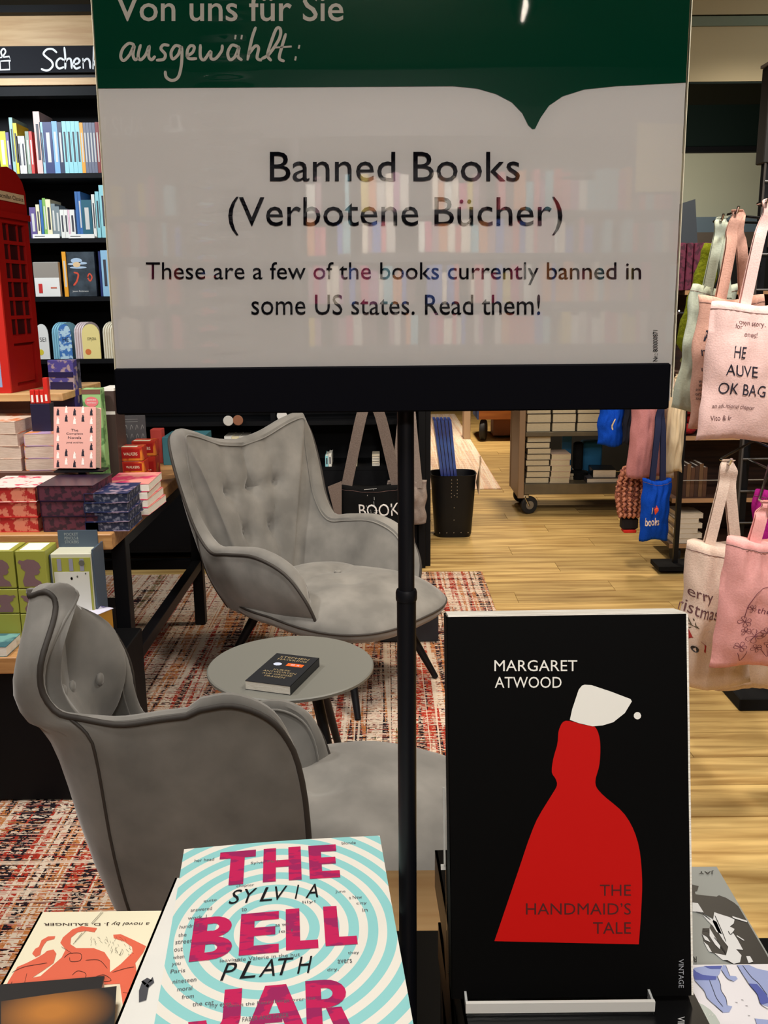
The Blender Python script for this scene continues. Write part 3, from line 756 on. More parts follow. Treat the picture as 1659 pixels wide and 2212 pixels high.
for q in ([(590, 1490), (720, 1470), (950, 1462), (920, 1560), (890, 1600), (930, 1700), (940, 1780), (1000, 1880), (1015, 1970), (1080, 1985), (1040, 2060), (960, 2065), (880, 1990), (760, 1880), (720, 1780), (600, 1650)],
          [(960, 1455), (1000, 1460), (1050, 1590), (1130, 1600), (1150, 1630), (1100, 1665), (1010, 1620), (940, 1520)], [(1140, 1455), (1300, 1455), (1400, 1500), (1540, 1530), (1600, 1600), (1600, 2010), (1460, 1960), (1420, 1830), (1300, 1690), (1200, 1560)], [(1370, 2140), (1560, 2160), (1560, 2230), (1400, 2230)]):
    poly(mb, gq(q), fH)
mb.build('figure_drawing', mat('pale_blue_print', (160, 172, 216), .5), tH, label='pale blue figures')
mb = MB()
poly(mb, gq([(580, 1500), (620, 1540), (700, 1580), (880, 1600), (870, 1640), (760, 1645), (600, 1640), (580, 1580)]), fH2); poly(mb, gq([(715, 1466), (950, 1462), (930, 1500), (800, 1500)]), fH2)
poly(mb, gq([(1290, 1690), (1400, 1700), (1520, 1830), (1560, 1930), (1450, 1960), (1400, 1830)]), fH2)
mb.build('figure_drawing', mat('mid_blue_print', (84, 96, 172), .5), tH, label='darker blue swimwear')
mb = MB()
for q in ([(595, 1650), (720, 1790), (760, 1880), (880, 1990), (960, 2060)], [(790, 1650), (840, 1780), (880, 1880), (960, 1985)], [(890, 1600), (930, 1700), (940, 1780), (1000, 1880), (1015, 1970)], [(940, 1515), (1020, 1630), (1100, 1665)], [(1000, 1460), (1050, 1590)], [(1145, 1460), (1280, 1680), (1400, 1830), (1440, 1950), (1540, 2020)], [(1215, 1460), (1330, 1610), (1420, 1690), (1530, 1840)], [(1370, 2140), (1400, 2230)]):
    stroke(mb, gq(q), fH2, 1.0)
for a, b in ((1200, 1900), (1125, 1930), (1255, 1975), (1285, 2100)): stroke(mb, gq([(a, b), (a + 22, b + 4)]), fH2, 1.6)
mb.build('line_drawing', ink, tH, label='dark outlines')
mb = MB(); poly(mb, [(1478 + 84 * math.cos(R(a)), 2242 + 82 * math.sin(R(a))) for a in range(0, 360, 12)], fH); mb.build('round_sticker', mat('grey_sticker', (178, 188, 182), .3), tH)
mb = MB()
for a, b in ((690, 2070), (730, 2095), (780, 2110), (700, 2130), (640, 2150), (750, 2160), (820, 2110)): stroke(mb, gq([(a, b), (a + 14, b - 26)]), fH2, 1.5)
mb.build('sticker_print', white, tH)
flat_book('paperback', 'black paperback under the two right-hand books, upper of three', .228 + .035, .465, zG - .0222 - .0255, .126, .19, .0252, blackm, .0)
flat_book('paperback', 'grey paperback under the two right-hand books, middle of three', .228 + .035, .465, zG - .0222 - .0512, .126, .19, .0252, cov[1], .0)
flat_book('paperback', 'black paperback under the two right-hand books, lowest of three', .228 + .035, .465, .9803, .126, .19, zG - .0222 - .0516 - .9803, blackm, 0)


# ================================================================== ARMCHAIRS
RIM = [(.30, .36, .35), (.335, .34, .45), (.358, .26, .545), (.368, .12, .585), (.366, -.03, .57), (.36, -.13, .56), (.37, -.20, .64), (.385, -.25, .78), (.385, -.30, .92), (.355, -.335, .985), (.27, -.36, .975), (.13, -.38, .925), (0, -.385, .905)]
BASE = [(.255, .34, .325), (.265, .30, .32), (.272, .22, .31), (.275, .10, .305), (.275, -.02, .305), (.27, -.11, .305), (.255, -.17, .305), (.23, -.20, .305), (.19, -.22, .305), (.14, -.235, .305), (.09, -.245, .305), (.045, -.25, .305), (0, -.25, .305)]


def lounge(label, loc, rot, warp=None, seat_w=1.0, seat_y=0.0, seat_l=1.0, foot=.26, seat_warp=None, base_x=1.0, tuft=1.0):
    t = thing('armchair', label, 'armchair', loc, 'matching grey velvet armchairs', rot, local=True)
    W = warp or (lambda p: p)
    kk = 5
    half_r, half_b = catmull(RIM, kk), catmull(BASE, kk)
    rim = half_r + [Vector((-p.x, p.y, p.z)) for p in half_r[-2::-1]]
    base = half_b + [Vector((-p.x, p.y, p.z)) for p in half_b[-2::-1]]
    n = len(rim); nrm = []
    for i in range(n):
        d = rim[min(i + 2, n - 1)] - rim[max(i - 2, 0)]; q = Vector((-d.y, d.x, 0)) * 1
        if q.length < 1e-4: q = Vector((rim[i].x, 0, 0))
        q.normalize()
        if q.dot(Vector((rim[i].x, rim[i].y - .12, 0))) < 0: q = -q
        nrm.append(q)
    for _ in range(3): nrm = [(nrm[max(i - 1, 0)] + nrm[i] * 2 + nrm[min(i + 1, n - 1)]).normalized() for i in range(n)]
    btn = [(-.15, .735), (0, .735), (.15, .735), (-.08, .555), (.08, .555)]
    seams = [((0, .735), (0, .96)), ((-.15, .735), (0, .735)), ((0, .735), (.15, .735)), ((-.15, .735), (-.08, .555)), ((0, .735), (-.08, .555)), ((.15, .735), (.08, .555)), ((.15, .735), (.12, .93)), ((-.15, .735), (-.12, .93)), ((-.08, .555), (-.10, .42)), ((.08, .555), (.10, .42))]

    def dent(x, z):
        d = 0
        for a, b in btn: d += .026 * math.exp(-((x - a) ** 2 + (z - b) ** 2) / .0016)
        for (a, b), (c, e) in seams:
            L2 = (c - a) ** 2 + (e - b) ** 2; s = max(0, min(1, ((x - a) * (c - a) + (z - b) * (e - b)) / L2))
            q = (x - a - s * (c - a)) ** 2 + (z - b - s * (e - b)) ** 2; d += .0075 * math.exp(-q / .00016)
        return d
    NO, NI = 14, 26
    cols = []
    mb = MB()

    def prof(i):
        r, b, q = rim[i], base[i], nrm[i]; out = []
        hgt = max((r.z - b.z), .01)
        for j in range(NO + 1):
            v = j / NO; p = b.lerp(r, v) + q * (.035 * math.sin(math.pi * v) * min(1, hgt / .25)); out.append(W(p))
        T = .062 if hgt > .1 else .05
        for j in range(1, 6):
            a = math.pi * j / 6; out.append(W(r - q * T / 2 + q * (T / 2 * math.cos(a)) + Vector((0, 0, T * .42 * math.sin(a)))))
        bi = b.lerp(r, .05)
        for j in range(NI + 1):
            v = 1 - j / NI; p = bi.lerp(r, v) + q * (.035 * math.sin(math.pi * v) * min(1, hgt / .25))
            th = T + .05 * math.sin(math.pi * min(1, v)) * min(1, hgt / .25)
            if p.y < -.05: th -= tuft * dent(p.x, p.z)
            th += .004 * noise.noise((p.x * 9, p.y * 9, p.z * 9))
            out.append(W(p - q * th))
        return out
    rows_ = [prof(i) for i in range(n)]; m_ = len(rows_[0])
    vs = [p for r_ in rows_ for p in r_]
    fs = [(i * m_ + j, (i + 1) * m_ + j, (i + 1) * m_ + j + 1, i * m_ + j + 1) for i in range(n - 1) for j in range(m_ - 1)]
    fs += [tuple(range(m_ - 1, -1, -1)), tuple((n - 1) * m_ + k for k in range(m_))]
    mb.add(vs, fs); shell = mb.build('shell', velvet, t, smooth='angle')
    pi_ = MB().tube([W(rim[i] + nrm[i] * .001 + Vector((0, 0, .001))) for i in range(n)], .0058, 8); pi_.build('piping', piping_m, shell, smooth=True)
    T = .062
    pi_ = MB().tube([W(rim[i] - nrm[i] * (T + .001) + Vector((0, 0, .001))) for i in range(n)], .003, 6); pi_.build('piping', velvet, shell, smooth=True, label='thin grey inner piping')
    # seams from wing to base at the rear corners
    for s in (1, -1):
        i = 6 * kk if s == 1 else n - 1 - 6 * kk
        MB().tube([Vector(rows_[i][j]) for j in range(0, NO + 1)], .0035, 6).build('seam', piping_m, shell, smooth=True)
    # a button needs its place on the inner back
    for a, b in btn:
        best = None
        for i in range(n):
            for j in range(NO + 6, m_):
                r0 = rim[i]; v = 1 - (j - NO - 6) / NI
                p = base[i].lerp(r0, .05).lerp(r0, max(v, 0))
                if p.y > -.05: continue
                e = (p.x - a) ** 2 + (p.z - b) ** 2
                if best is None or e < best[0]: best = (e, i, j)
        p = Vector(rows_[best[1]][best[2]])
        q0 = nrm[best[1]]
        M = Matrix.Translation(p - q0 * .002) @ (-q0).to_track_quat('Z', 'Y').to_matrix().to_4x4()
        MB().lathe([(.002, -.004), (.012, -.003), (.014, .001), (.011, .005), (.004, .0068)], 16, M=M).build('button', velvet, shell, smooth=True)
    # seat cushion
    WS = seat_warp or W
    mb = MB(); NR, NT = 16, 56; vs = []

    def plan(a):
        c, s = math.cos(a), math.sin(a); e = 2 / 3.0
        x = .285 * seat_w * math.copysign(abs(c) ** e, c); yy = math.copysign(abs(s) ** e, s)
        y_ = .13 + seat_y + (.36 * seat_l if yy > 0 else .33) * yy
        if yy > 0: x *= 1 + .12 * math.sin(min(1, yy) * math.pi / 2)
        return x, y_
    sb_ = [(-.11, .08), (.11, .08), (0, .25)]
    for k in range(NT):
        a = 2 * math.pi * k / NT; X, Y = plan(a)
        for j in range(NR + 1):
            r = j / NR; x, y_ = X * r, .13 + seat_y + (Y - .13 - seat_y) * r
            z = .352 + .075 * (1 - r ** 5) + .012 * math.exp(-((y_ - .33) / .12) ** 2)
            for bx, by in sb_: z -= .024 * math.exp(-((x - bx * seat_w) ** 2 + (y_ - by) ** 2) / .0022)
            z += .005 * noise.noise((x * 8, y_ * 8, 3)) - .004 * math.exp(-(y_ - .08) ** 2 / .0004)
            vs.append(WS(Vector((x, y_, z))))
        for r, z in ((1.0, .335), (.97, .312), (.8, .300), (.02, .300)):
            vs.append(WS(Vector((X * r, .13 + seat_y + (Y - .13 - seat_y) * r, z))))
    m_ = NR + 5
    fs = [(k * m_ + j, k * m_ + j + 1, ((k + 1) % NT) * m_ + j + 1, ((k + 1) % NT) * m_ + j) for k in range(NT) for j in range(m_ - 1)]
    mb.add(vs, fs); seat = mb.build('seat_cushion', velvet, t, smooth=True)
    loop = [WS(Vector((plan(2 * math.pi * k / NT)[0] * 1.002, plan(2 * math.pi * k / NT)[1] * 1.002, .348))) for k in range(NT + 1)]
    MB().tube(loop, .0042, 6, cap=False).build('piping', piping_m, seat, smooth=True)
    for bx, by in sb_:
        p = WS(Vector((bx * seat_w, by, .404)))
        MB().lathe([(.002, -.004), (.012, -.002), (.0145, .002), (.012, .006), (.005, .0085)], 16, M=Matrix.Translation(p)).build('button', velvet, seat, smooth=True)
    # base frame and legs
    f = MB().box(-.20 * base_x, .20 * base_x, -.14, .24, .262, .299, ch=.004); f.build('base_frame', black, t)
    for sx in (-1, 1):
        for sy in (-1, 1):
            MB().tube([(sx * .15 * base_x, .03 + (foot * .72 if sy > 0 else -.12), .30), (sx * .24 * base_x, .03 + (foot if sy > 0 else -.26), .0115)], [.021, .012], 12).build('leg', black, t, smooth='angle')
    return t


lounge('grey velvet armchair with buttoned wing back, behind the round table', (-.331, 3.586, 0), R(-129), None, 1.12, .0, 1.28, .46)


def sstep(a, b, v):
    v = max(0, min(1, (v - a) / (b - a))); return v * v * (3 - 2 * v)


def warp2(p):
    x, y, z = p.x, p.y, p.z
    a = sstep(.08, .28, -y) * sstep(.5, .7, z)
    bk_ = sstep(.0, .2, -y)
    hz_ = z
    if z > .55 and y < 0:
        hz_ = .55 + (z - .55) * .70
        if z > .8: hz_ += .075 * a * math.exp(-(x / .24) ** 2) * min(1, (z - .8) / .12)
    k = min(1, max(0, (z - .28) / .2))
    hz_ = hz_ * 1.02 + k * (.045 + x * .5 * (.42 * (1 - a) + .12 * a)) + (.045 * k * min(1, x / .2) * (1 - a) if x > 0 else 0) - .05 * (1 - sstep(.30, .45, z))
    yy = y * .88 + .02 + .03 * bk_
    if y > .05: yy = .064 + (y - .05) * (.56 if x > 0 else .5)
    if x < 0: yy += -x * .18 * (1 - bk_) * sstep(-.15, .15, y)               # the far arm reaches further forward
    yy -= .05 * bk_ * sstep(.15, .42, z) * (1 - .9 * sstep(.72, .97, z))     # the back bulges rearwards
    yy -= x * (.11 if x > 0 else .0) * bk_ * math.sin(math.pi * max(0, min(1, (z - .52) / .46)))
    if x < 0: yy += (.105 * math.sin(math.pi * max(0, min(1, (z - .56) / .44))) ** .8 - .055) * bk_ * sstep(.5, .58, z) * min(1, -x / .2)
    if x < 0: yy -= .02 * a * sstep(.7, .95, z) * min(1, -x / .2)
    return Vector((x * (.56 - .20 * a - .22 * a * sstep(.84, .98, z)) + .03 * a, yy, hz_))


def warp2s(p):
    return Vector((p.x - .065, p.y, .30 + (p.z - .30) * 1.15))


lounge('grey velvet armchair nearest the camera, seen from its side', (-.395, 1.79, 0), R(-88), warp2, .98, .08, 1.28, .26, warp2s, .5, .15)

# ================================================================== ROUND TABLE, dark box
t = thing('side_table', 'round dark grey side table between the two armchairs', 'table', (-.28, 2.56, 0))
MB().lathe([(.02, .437), (.238, .437), (.243, .440), (.243, .447), (.239, .450), (.02, .450)], 64, M=Matrix.Translation((-.278, 2.545, 0))).build('tabletop', mat('grey_table_top', (112, 112, 106), .5), t, smooth='angle')
for a, ln in ((60, 1), (180 + 25, 1), (-52, 1)):
    c, s = math.cos(R(a)), math.sin(R(a))
    MB().tube([(-.278 + c * .12, 2.545 + s * .12, .437), (-.278 + c * .27, 2.545 + s * .27, .0115)], [.017, .011], 12).build('leg', black, t, smooth='angle')
tb = thing('paperback', 'dark paperback with an orange sticker lying on the round side table', 'book', (-.30, 2.57, .451))
cT = PZ(612, 1446, .475); rotT = R(-18)
MT = FR((cT.x, cT.y, .4505), rotT)
book_parts(tb, .135, .21, .026, mat('navy_cover', (24, 27, 33), .5), pages_w, MT @ Matrix.Rotation(math.pi, 4, 'Z'), board=.0012, flush=True)
fT = lambda x, y: MT @ Vector((x, y, .0266))
mb = MB()
for s_, y0, h, x0, x1 in (('STEPHEN', .075, .012, -.045, .045), ('HAWKING', .058, .012, -.045, .045), ('KURZE', -.015, .009, -.025, .025), ('ANTWORTEN', -.031, .010, -.05, .05), ('AUF GROSSE', -.047, .010, -.045, .045), ('FRAGEN', -.063, .010, -.03, .03)): txt(mb, s_, (x0, y0, x1, y0 + h), fT)
mb.build('lettering', flat((158, 140, 104)), tb, label='dull gold lettering')
mb = MB(); poly(mb, [(-.003, .022), (.047, .022), (.047, .042), (-.003, .042)], fT); mb.build('sticker', flat((236, 96, 30)), tb, label='orange sticker')
mb = MB(); txt(mb, '40 %', (.008, .027, .036, .037), lambda x, y: MT @ Vector((x, y, .0269))); mb.v = mb.v; poly(mb, [(-.03 + .013 * math.cos(a * .6), .028 + .011 * math.sin(a * .6)) for a in range(10)], fT); mb.build('cover_picture', flat((190, 200, 226)), tb, label='pale blue and white picture')
o = MB().box(-.02, .235, 3.86, 4.02, .0105, .13, ch=.004)
tag(o.build('storage_box', mat('blue_black_box', (26, 34, 44), .5)), 'flat blue-black box on the rug under the rear armchair', 'box')

# ================================================================== BOOK TABLE ON THE LEFT
TZ = .80
t = thing('display_table', 'large oak display table with black frame, loaded with books on the left', 'table', (-1.6, 3.4, 0))
MB().box(-2.5, -.835, 2.745, 4.15, TZ - .05, TZ, ch=.003).build('tabletop', oak, t)
for x in (-.865, -2.4):
    for yy in (2.93, 4.13): MB().box(x - .024, x + .024, yy - .024, yy + .024, .0115, TZ - .05, ch=.002).build('leg', black, t)
    MB().box(x - .02, x + .02, 2.955, 4.105, .28, .325, ch=.002).build('stretcher', black, t)
    MB().box(x - .02, x + .02, 2.955, 4.105, TZ - .092, TZ - .051, ch=.002).build('side_rail', black, t)
for yy in (2.93, 4.13): MB().box(-2.37, -.89, yy - .02, yy + .02, TZ - .092, TZ - .051, ch=.002).build('cross_rail', black, t)
MB().box(-2.37, -.89, 4.11, 4.15, .28, .325, ch=.002).build('cross_rail', black, t)


def stack_on(Y, z0, items, name='hardback'):
    """items from bottom to top: (label, px_left, px_right of front face at Y, depth, thickness, cover, pages, rot)"""
    z = z0; out = []
    for (lab, a, b, dp, th, cv, pg, rot) in items:
        x0, x1 = PY(a, 1100, Y).x, PY(b, 1100, Y).x
        out.append(flat_book(name, lab, (x0 + x1) / 2, Y + dp / 2, z, x1 - x0, dp, th, cv, rot, pg, flush=False)); z += th + .0006
    return out, z


floral = speckle('red_floral_edges', (166, 30, 28), (206, 120, 96), 60)
purple_e = speckle('purple_edges', (44, 16, 34), (86, 34, 52), 50)
navy_e = speckle('navy_edges', (24, 34, 62), (110, 112, 130), 60, (.5, .6))
redcov = mat('red_cover', (190, 40, 40), .4); purc = mat('plum_cover', (38, 22, 44), .3); navc = mat('navy_flower_cover', (34, 44, 84), .35, noise_s=30, col2=(150, 130, 150), thr=(.5, .62))
flowc = mat('white_flower_cover', (232, 214, 208), .4, noise_s=22, col2=(204, 60, 90), thr=(.55, .6))
h_ = .047
ords = ['bottom', 'middle', 'top']
for k in range(3):
    x0, x1 = -1.215, -1.068
    th = h_
    flat_book('hardback', 'red floral-edged hardback, %s of the stack at the left of the oak table' % ords[k], -1.150, 2.775 + .10, TZ + .0004 + k * (th + .0006), .165, .19, th, flowc if k == 2 else redcov, .0, floral, flush=False)
    flat_book('hardback', 'dark plum hardback, %s of the stack beside the red floral books' % ords[k], -.972 + [.004, 0, -.002][k], 2.775 + .105, TZ + .0004 + k * (th + .0016), .172, .20, th + .001, purc, [0, .01, -.02][k], purple_e, flush=False)
for k in range(4):
    flat_book('hardback', 'navy patterned hardback, %s of the stack near the oak table corner' % ['bottom', 'second from bottom', 'third from bottom', 'top'][k], -.855 + [-.002, .002, -.003, .001][k], 2.775 + .09, TZ + .0004 + k * .0301, .135, .17, .0295, navc, [0, -.02, .02, .01][k], navy_e, flush=False)
# white paperbacks with a red top cover, behind the navy stack
for k in range(4):
    flat_book('paperback', 'thick pink-topped paperback, %s of the stack behind the navy books' % ['bottom', 'second from bottom', 'third from bottom', 'top'][k], -.855 + [.005, 0, -.004, .002][k], 3.10, TZ + .0004 + k * .0265, .15, .21, .026, mat('pink_magenta_cover', (208, 60, 104), .4, noise_s=14, col2=(230, 150, 140), thr=(.45, .55)), [-.05, -.02, .02, .03][k], pages_w)
# riser with piles of page-edge-out paperbacks
riser = MB().box(-1.9, -1.05, 3.03, 3.62, TZ + .0005, TZ + .145, ch=.003)
tag(riser.build('display_riser', mat('brown_riser', (92, 58, 46), .6)), 'brown wooden riser box on the oak table under the pale paperback piles', 'riser')
RZ = TZ + .1455
pgp = mat('page_edges_pink', (214, 196, 180), .8, noise_s=40, col2=(190, 168, 152), stretch=(1, 1, 30), bump=.2)
covs = [mat('lilac_orange_cover', (190, 160, 200), .4, noise_s=16, col2=(232, 150, 90), thr=(.5, .56)), mat('cream_orange_cover', (236, 214, 196), .4, noise_s=16, col2=(224, 140, 100), thr=(.55, .6))]
oo = ['bottom', 'second', 'third', 'fourth', 'top']
for k in range(3):
    flat_book('paperback', 'thick cream-paged paperback, %s of the pile right of centre on the brown riser' % ords[k], -1.112, 3.155, RZ + k * .0415, .165, .22, .041, covs[0], [0, .02, .05][k], pgp)
for k in range(4):
    flat_book('paperback', 'thick cream-paged paperback, %s of the pile at the left on the brown riser' % ['bottom', 'second', 'third', 'top'][k], -1.29, 3.155, RZ + k * .0415, .165, .22, .041, covs[1], [0, .02, -.03, -.06][k], pgp)
# clear stand with the pink patterned book
tp = thing('hardback', 'pink hardback with small black and white figures, standing on the oak table', 'book', (-.99, 3.03, TZ + .145))
# the book leans back on a small dark stand
p0 = PY(172, 1012, 2.985)
LB = R(-14)
MP = Matrix.Translation((p0.x - .008, 2.985, p0.z + .102)) @ Matrix.Rotation(R(-5), 4, 'Z') @ Matrix.Rotation(R(78), 4, 'X')
book_parts(tp, .142, .20, .045, mat('pink_cover', (226, 168, 158), .5), pgp, MP @ Matrix.Translation((0, 0, -.046)), board=.002, flush=False)
fP = lambda x, y: MP @ Vector((x, y, -.0004))
mb = MB(); mw = MB(); random.seed(2)
for i in range(5):
    for j in range(7):
        x, y = -.056 + i * .028, -.085 + j * .028 + (.008 if i % 2 else 0)
        if 1 <= i <= 3 and 2 <= j <= 4: continue
        q = [(x - .005, y - .011), (x + .005, y - .011), (x + .003, y), (x + .0045, y + .004), (x + .0015, y + .007), (x + .002, y + .011), (x - .002, y + .011), (x - .002, y + .006), (x - .004, y + .002)]
        poly(mw if (i + j) % 2 else mb, q, fP)
txt(mb, 'The', (-.012, .020, .012, .028), fP); txt(mb, 'Complete', (-.028, .008, .028, .016), fP); txt(mb, 'Novels', (-.022, -.004, .022, .004), fP); txt(mb, 'JANE AUSTEN', (-.028, -.020, .028, -.014), fP)
mb.build('cover_print', flat((30, 24, 40)), tp, label='black silhouettes and title', kind='stuff'); mw.build('cover_print', flat((240, 232, 226)), tp, label='white silhouettes', kind='stuff')
ts = thing('book_easel', 'dark metal easel under the pink patterned hardback', 'stand', (p0.x, 3.0, TZ))
MB().box(p0.x - .075, p0.x + .085, 2.955, 3.02, p0.z - .008, p0.z - .003).build('ledge', black, ts)
MB().box(p0.x - .012, p0.x + .012, 3.004, 3.018, TZ + .0005, p0.z - .008).box(p0.x - .05, p0.x + .05, 2.97, 3.02, TZ + .0005, TZ + .004).build('post', black, ts)

# red telephone box on a wooden plinth and a thin board
bz = PY(60, 848, 3.2).z
o = MB().box(-1.75, -1.245, 3.27, 3.60, RZ + .0, bz - .0265, ch=.002)
tag(o.build('display_riser', mat('brown_riser', (0, 0, 0))), 'narrow dark riser under the red telephone box', 'riser')
o = MB().box(-1.78, -1.09, 3.16, 3.60, bz - .026, bz - .0005, ch=.002)
tag(o.build('plinth_board', oak_light), 'light wooden board directly under the red telephone box', 'board')
tr_ = thing('telephone_box_display', 'red telephone box shaped cardboard display standing on the left of the book table', 'display', (-1.28, 3.3, bz))
red_m, red_d, redw = mat('red_card', (146, 14, 10), .5, spec=.25), mat('dark_red_card', (46, 6, 10), .4), mat('bright_red_card', (196, 34, 24), .5)
th_b = R(-33)       # side face recedes to the right
# world frame: corner edge at px (28,850)-(0,400); side face runs to px (92,840)
cA, cB2 = PY(27, 850, 3.19), PY(93, 832, 3.42)
ex = Vector((cB2.x - cA.x, cB2.y - cA.y, 0)); wS = ex.length; ex.normalize(); en = Vector((ex.y, -ex.x, 0))
if en.y > 0: en = -en
MBx = Matrix(((ex.x, -en.x, 0, cA.x), (ex.y, -en.y, 0, cA.y), (0, 0, 1, bz), (0, 0, 0, 1)))   # x along side face, y into the box
Hs = PY(50, 470, 3.3).z - bz
FWd = .40
body = MB().box(0, wS, .012, FWd, 0, Hs, M=MBx); body.build('body', red_m, tr_)
def fbar(a0, a1, z0, z1, d0=0.0, d1=.012): return MB().box(a0, a1, d0, d1, z0, z1, M=MBx)
pw = wS * .19
fbar(0, pw, 0, Hs).build('corner_post', red_m, tr_); fbar(wS - pw * .75, wS, 0, Hs).build('corner_post', red_m, tr_)
pan_top = Hs * .325
fbar(pw, wS - pw * .75, 0, .02).build('rail', red_m, tr_); fbar(pw, wS - pw * .75, pan_top - .025, pan_top).build('rail', red_m, tr_)
fbar(pw + .01, wS - pw * .75 - .01, .03, pan_top - .035, .006, .0118).build('lower_panel', red_m, tr_)
nr = 6; wz0, wz1 = pan_top, Hs - .02; xa, xb = pw, wS - pw * .75
fbar(xa, xb, Hs - .02, Hs).build('rail', red_m, tr_)
for r_ in range(nr):
    z0, z1 = wz0 + (wz1 - wz0) * r_ / nr, wz0 + (wz1 - wz0) * (r_ + 1) / nr
    if r_: fbar(xa, xb, z0 - .006, z0 + .006, .003).build('glazing_bar', red_m, tr_)
    xs = [xa, xa + (xb - xa) * .28, xa + (xb - xa) * .72, xb]
    for c_ in range(3): fbar(xs[c_] + .003, xs[c_ + 1] - .003, z0 + .006, z1 - .006, .009, .0119).build('pane', red_d, tr_)
for c_ in (1, 2): fbar(xs[c_] - .003, xs[c_] + .003, wz0, wz1, .004).build('glazing_bar', red_m, tr_)
# domed top with cornice and nameplate on this side
dome = [(0, Hs), (wS, Hs), (wS, Hs + .09), (wS * .93, Hs + .125), (wS * .75, Hs + .155), (wS * .5, Hs + .165), (wS * .25, Hs + .155), (wS * .07, Hs + .125), (0, Hs + .09)]
MB().add([MBx @ Vector((a, y_, b)) for y_ in (0, FWd) for a, b in dome], [tuple(range(9)), tuple(range(17, 8, -1))] + [(i, (i + 1) % 9, 9 + (i + 1) % 9, 9 + i) for i in range(9)]).build('domed_top', red_m, tr_)
MB().box(-.008, wS + .006, -.008, FWd, Hs - .004, Hs + .016, M=MBx).build('cornice', red_m, tr_)
MB().box(wS * .05, wS * .92, -.003, .0, Hs + .052, Hs + .082, M=MBx).build('name_panel', mat('beige_sign', (196, 170, 136), .6), tr_)
mb = MB(); txt(mb, 'Macmillan Classics', (wS * .10, Hs + .060, wS * .88, Hs + .074), lambda x, y: MBx @ Vector((x, -.0036, y))); mb.build('lettering', ink, tr_)
# open front with coloured book faces: front face runs left from the corner
MF = Matrix(((-.94, .34, 0, cA.x), (.06, .94, 0, cA.y), (0, 0, 1, bz), (0, 0, 0, 1)))
MB().box(0, .03, -.006, 0, 0, Hs, M=MF).build('front_frame', redw, tr_)
MB().box(.03, .4, -.006, 0, 0, .02, M=MF).box(.03, .4, -.006, 0, Hs * .27, Hs * .30, M=MF).build('front_rail', redw, tr_)
MB().box(.03, .4, -.004, -.001, .02, Hs * .22, M=MF).build('poster', mat('pale_blue_card', (150, 172, 214), .5), tr_)
MB().box(.03, .4, -.004, -.001, Hs * .22, Hs * .27, M=MF).box(.03, .4, -.004, -.001, Hs * .30, Hs * .42, M=MF).build('poster', mat('red_poster', (168, 14, 16), .5), tr_)
MB().box(.03, .4, -.004, -.001, Hs * .42, Hs * .56, M=MF).build('poster', mat('blue_poster', (66, 50, 168), .5), tr_)
MB().box(.03, .4, -.004, -.001, Hs * .56, Hs, M=MF).build('poster', mat('orange_poster', (226, 90, 60), .5), tr_)

# things standing behind the piles on the oak table
def standbox(name, label, cat, pxl, pxr, ytop, ybot, Y, dp, m, m2=None, rot=0, parts=None, zbase=None):
    a, b = PY(pxl, ybot, Y), PY(pxr, ybot, Y); zt_ = PY((pxl + pxr) / 2, ytop, Y).z; zb_ = zbase if zbase is not None else a.z
    t_ = thing(name, label, cat, ((a.x + b.x) / 2, Y + dp / 2, zb_)); w_ = b.x - a.x
    M_ = FR(((a.x + b.x) / 2, Y + dp / 2, zb_), rot)
    MB().box(-w_ / 2, w_ / 2, -dp / 2, dp / 2, 0, zt_ - zb_, M=M_, ch=.0015).build('body', m, t_)
    return t_, M_, w_, zt_ - zb_


def std_book(label, pxl, pxr, ytop, Y, cov_m, dp=.16, th=.05, rot=0, z=None):
    pass


# tall ornate violet book on its end
tv, Mv, wv_, hv = standbox('hardback', 'tall ornate violet and gold hardback standing behind the pink hardback', 'book', 112, 170, 778, 900, 3.30, .03, speckle('violet_gold', (66, 58, 130), (156, 136, 140), 40, (.48, .56)), rot=R(-8), zbase=RZ)
MB().box(-wv_ / 2 + .002, wv_ / 2 - .002, -.0175, -.0152, hv * .83, hv * .88, M=Mv).box(-wv_ / 2 + .006, wv_ / 2 - .006, -.0172, -.0152, hv * .50, hv * .78, M=Mv).build('spine_panel', mat('deep_violet', (28, 24, 66), .4), tv)
MB().lathe([(.001, 0), (.018, 0), (.018, .0005), (.001, .0005)], 20, M=Mv @ Matrix.Translation((0, -.0176, hv * .64)) @ Matrix.Rotation(R(90), 4, 'X')).build('spine_rosette', mat('old_gold', (170, 146, 110), .5), tv)
tv, Mv, wv_, hv = standbox('hardback', 'dark slate patterned hardback standing right behind the violet one', 'book', 150, 176, 776, 900, 3.345, .03, speckle('slate_pattern', (34, 34, 50), (84, 84, 104), 34), rot=R(-12), zbase=RZ)
tv, Mv, wv_, hv = standbox('gift_box', 'green gift box with a pink label on the book table', 'box', 181, 221, 840, 905, 3.25, .05, mat('leaf_green_card', (150, 196, 130), .5, noise_s=24, col2=(92, 140, 84), thr=(.5, .56)), zbase=TZ + .0005)
mb = MB(); mb.add([Mv @ Vector((.024 * math.cos(k * .524), -.0262, hv - .045 + .018 * math.sin(k * .524))) for k in range(12)], [tuple(range(12))]); mb.build('label', mat('pink_label', (222, 120, 124), .5), tv)
MB().box(-wv_ / 2, wv_ / 2, -.0262, -.0252, hv - .018, hv - .002, M=Mv).build('top_strip', mat('brown_strip', (120, 84, 70), .5), tv)
mb = MB(); [txt(mb, s, (-.016, hv - .047 + dz, .016, hv - .042 + dz), lambda x, y: Mv @ Vector((x, -.0266, y))) for s, dz in (('BERRIES', .006), ('SHORTBREAD', -.004))]; mb.build('lettering', white, tv)
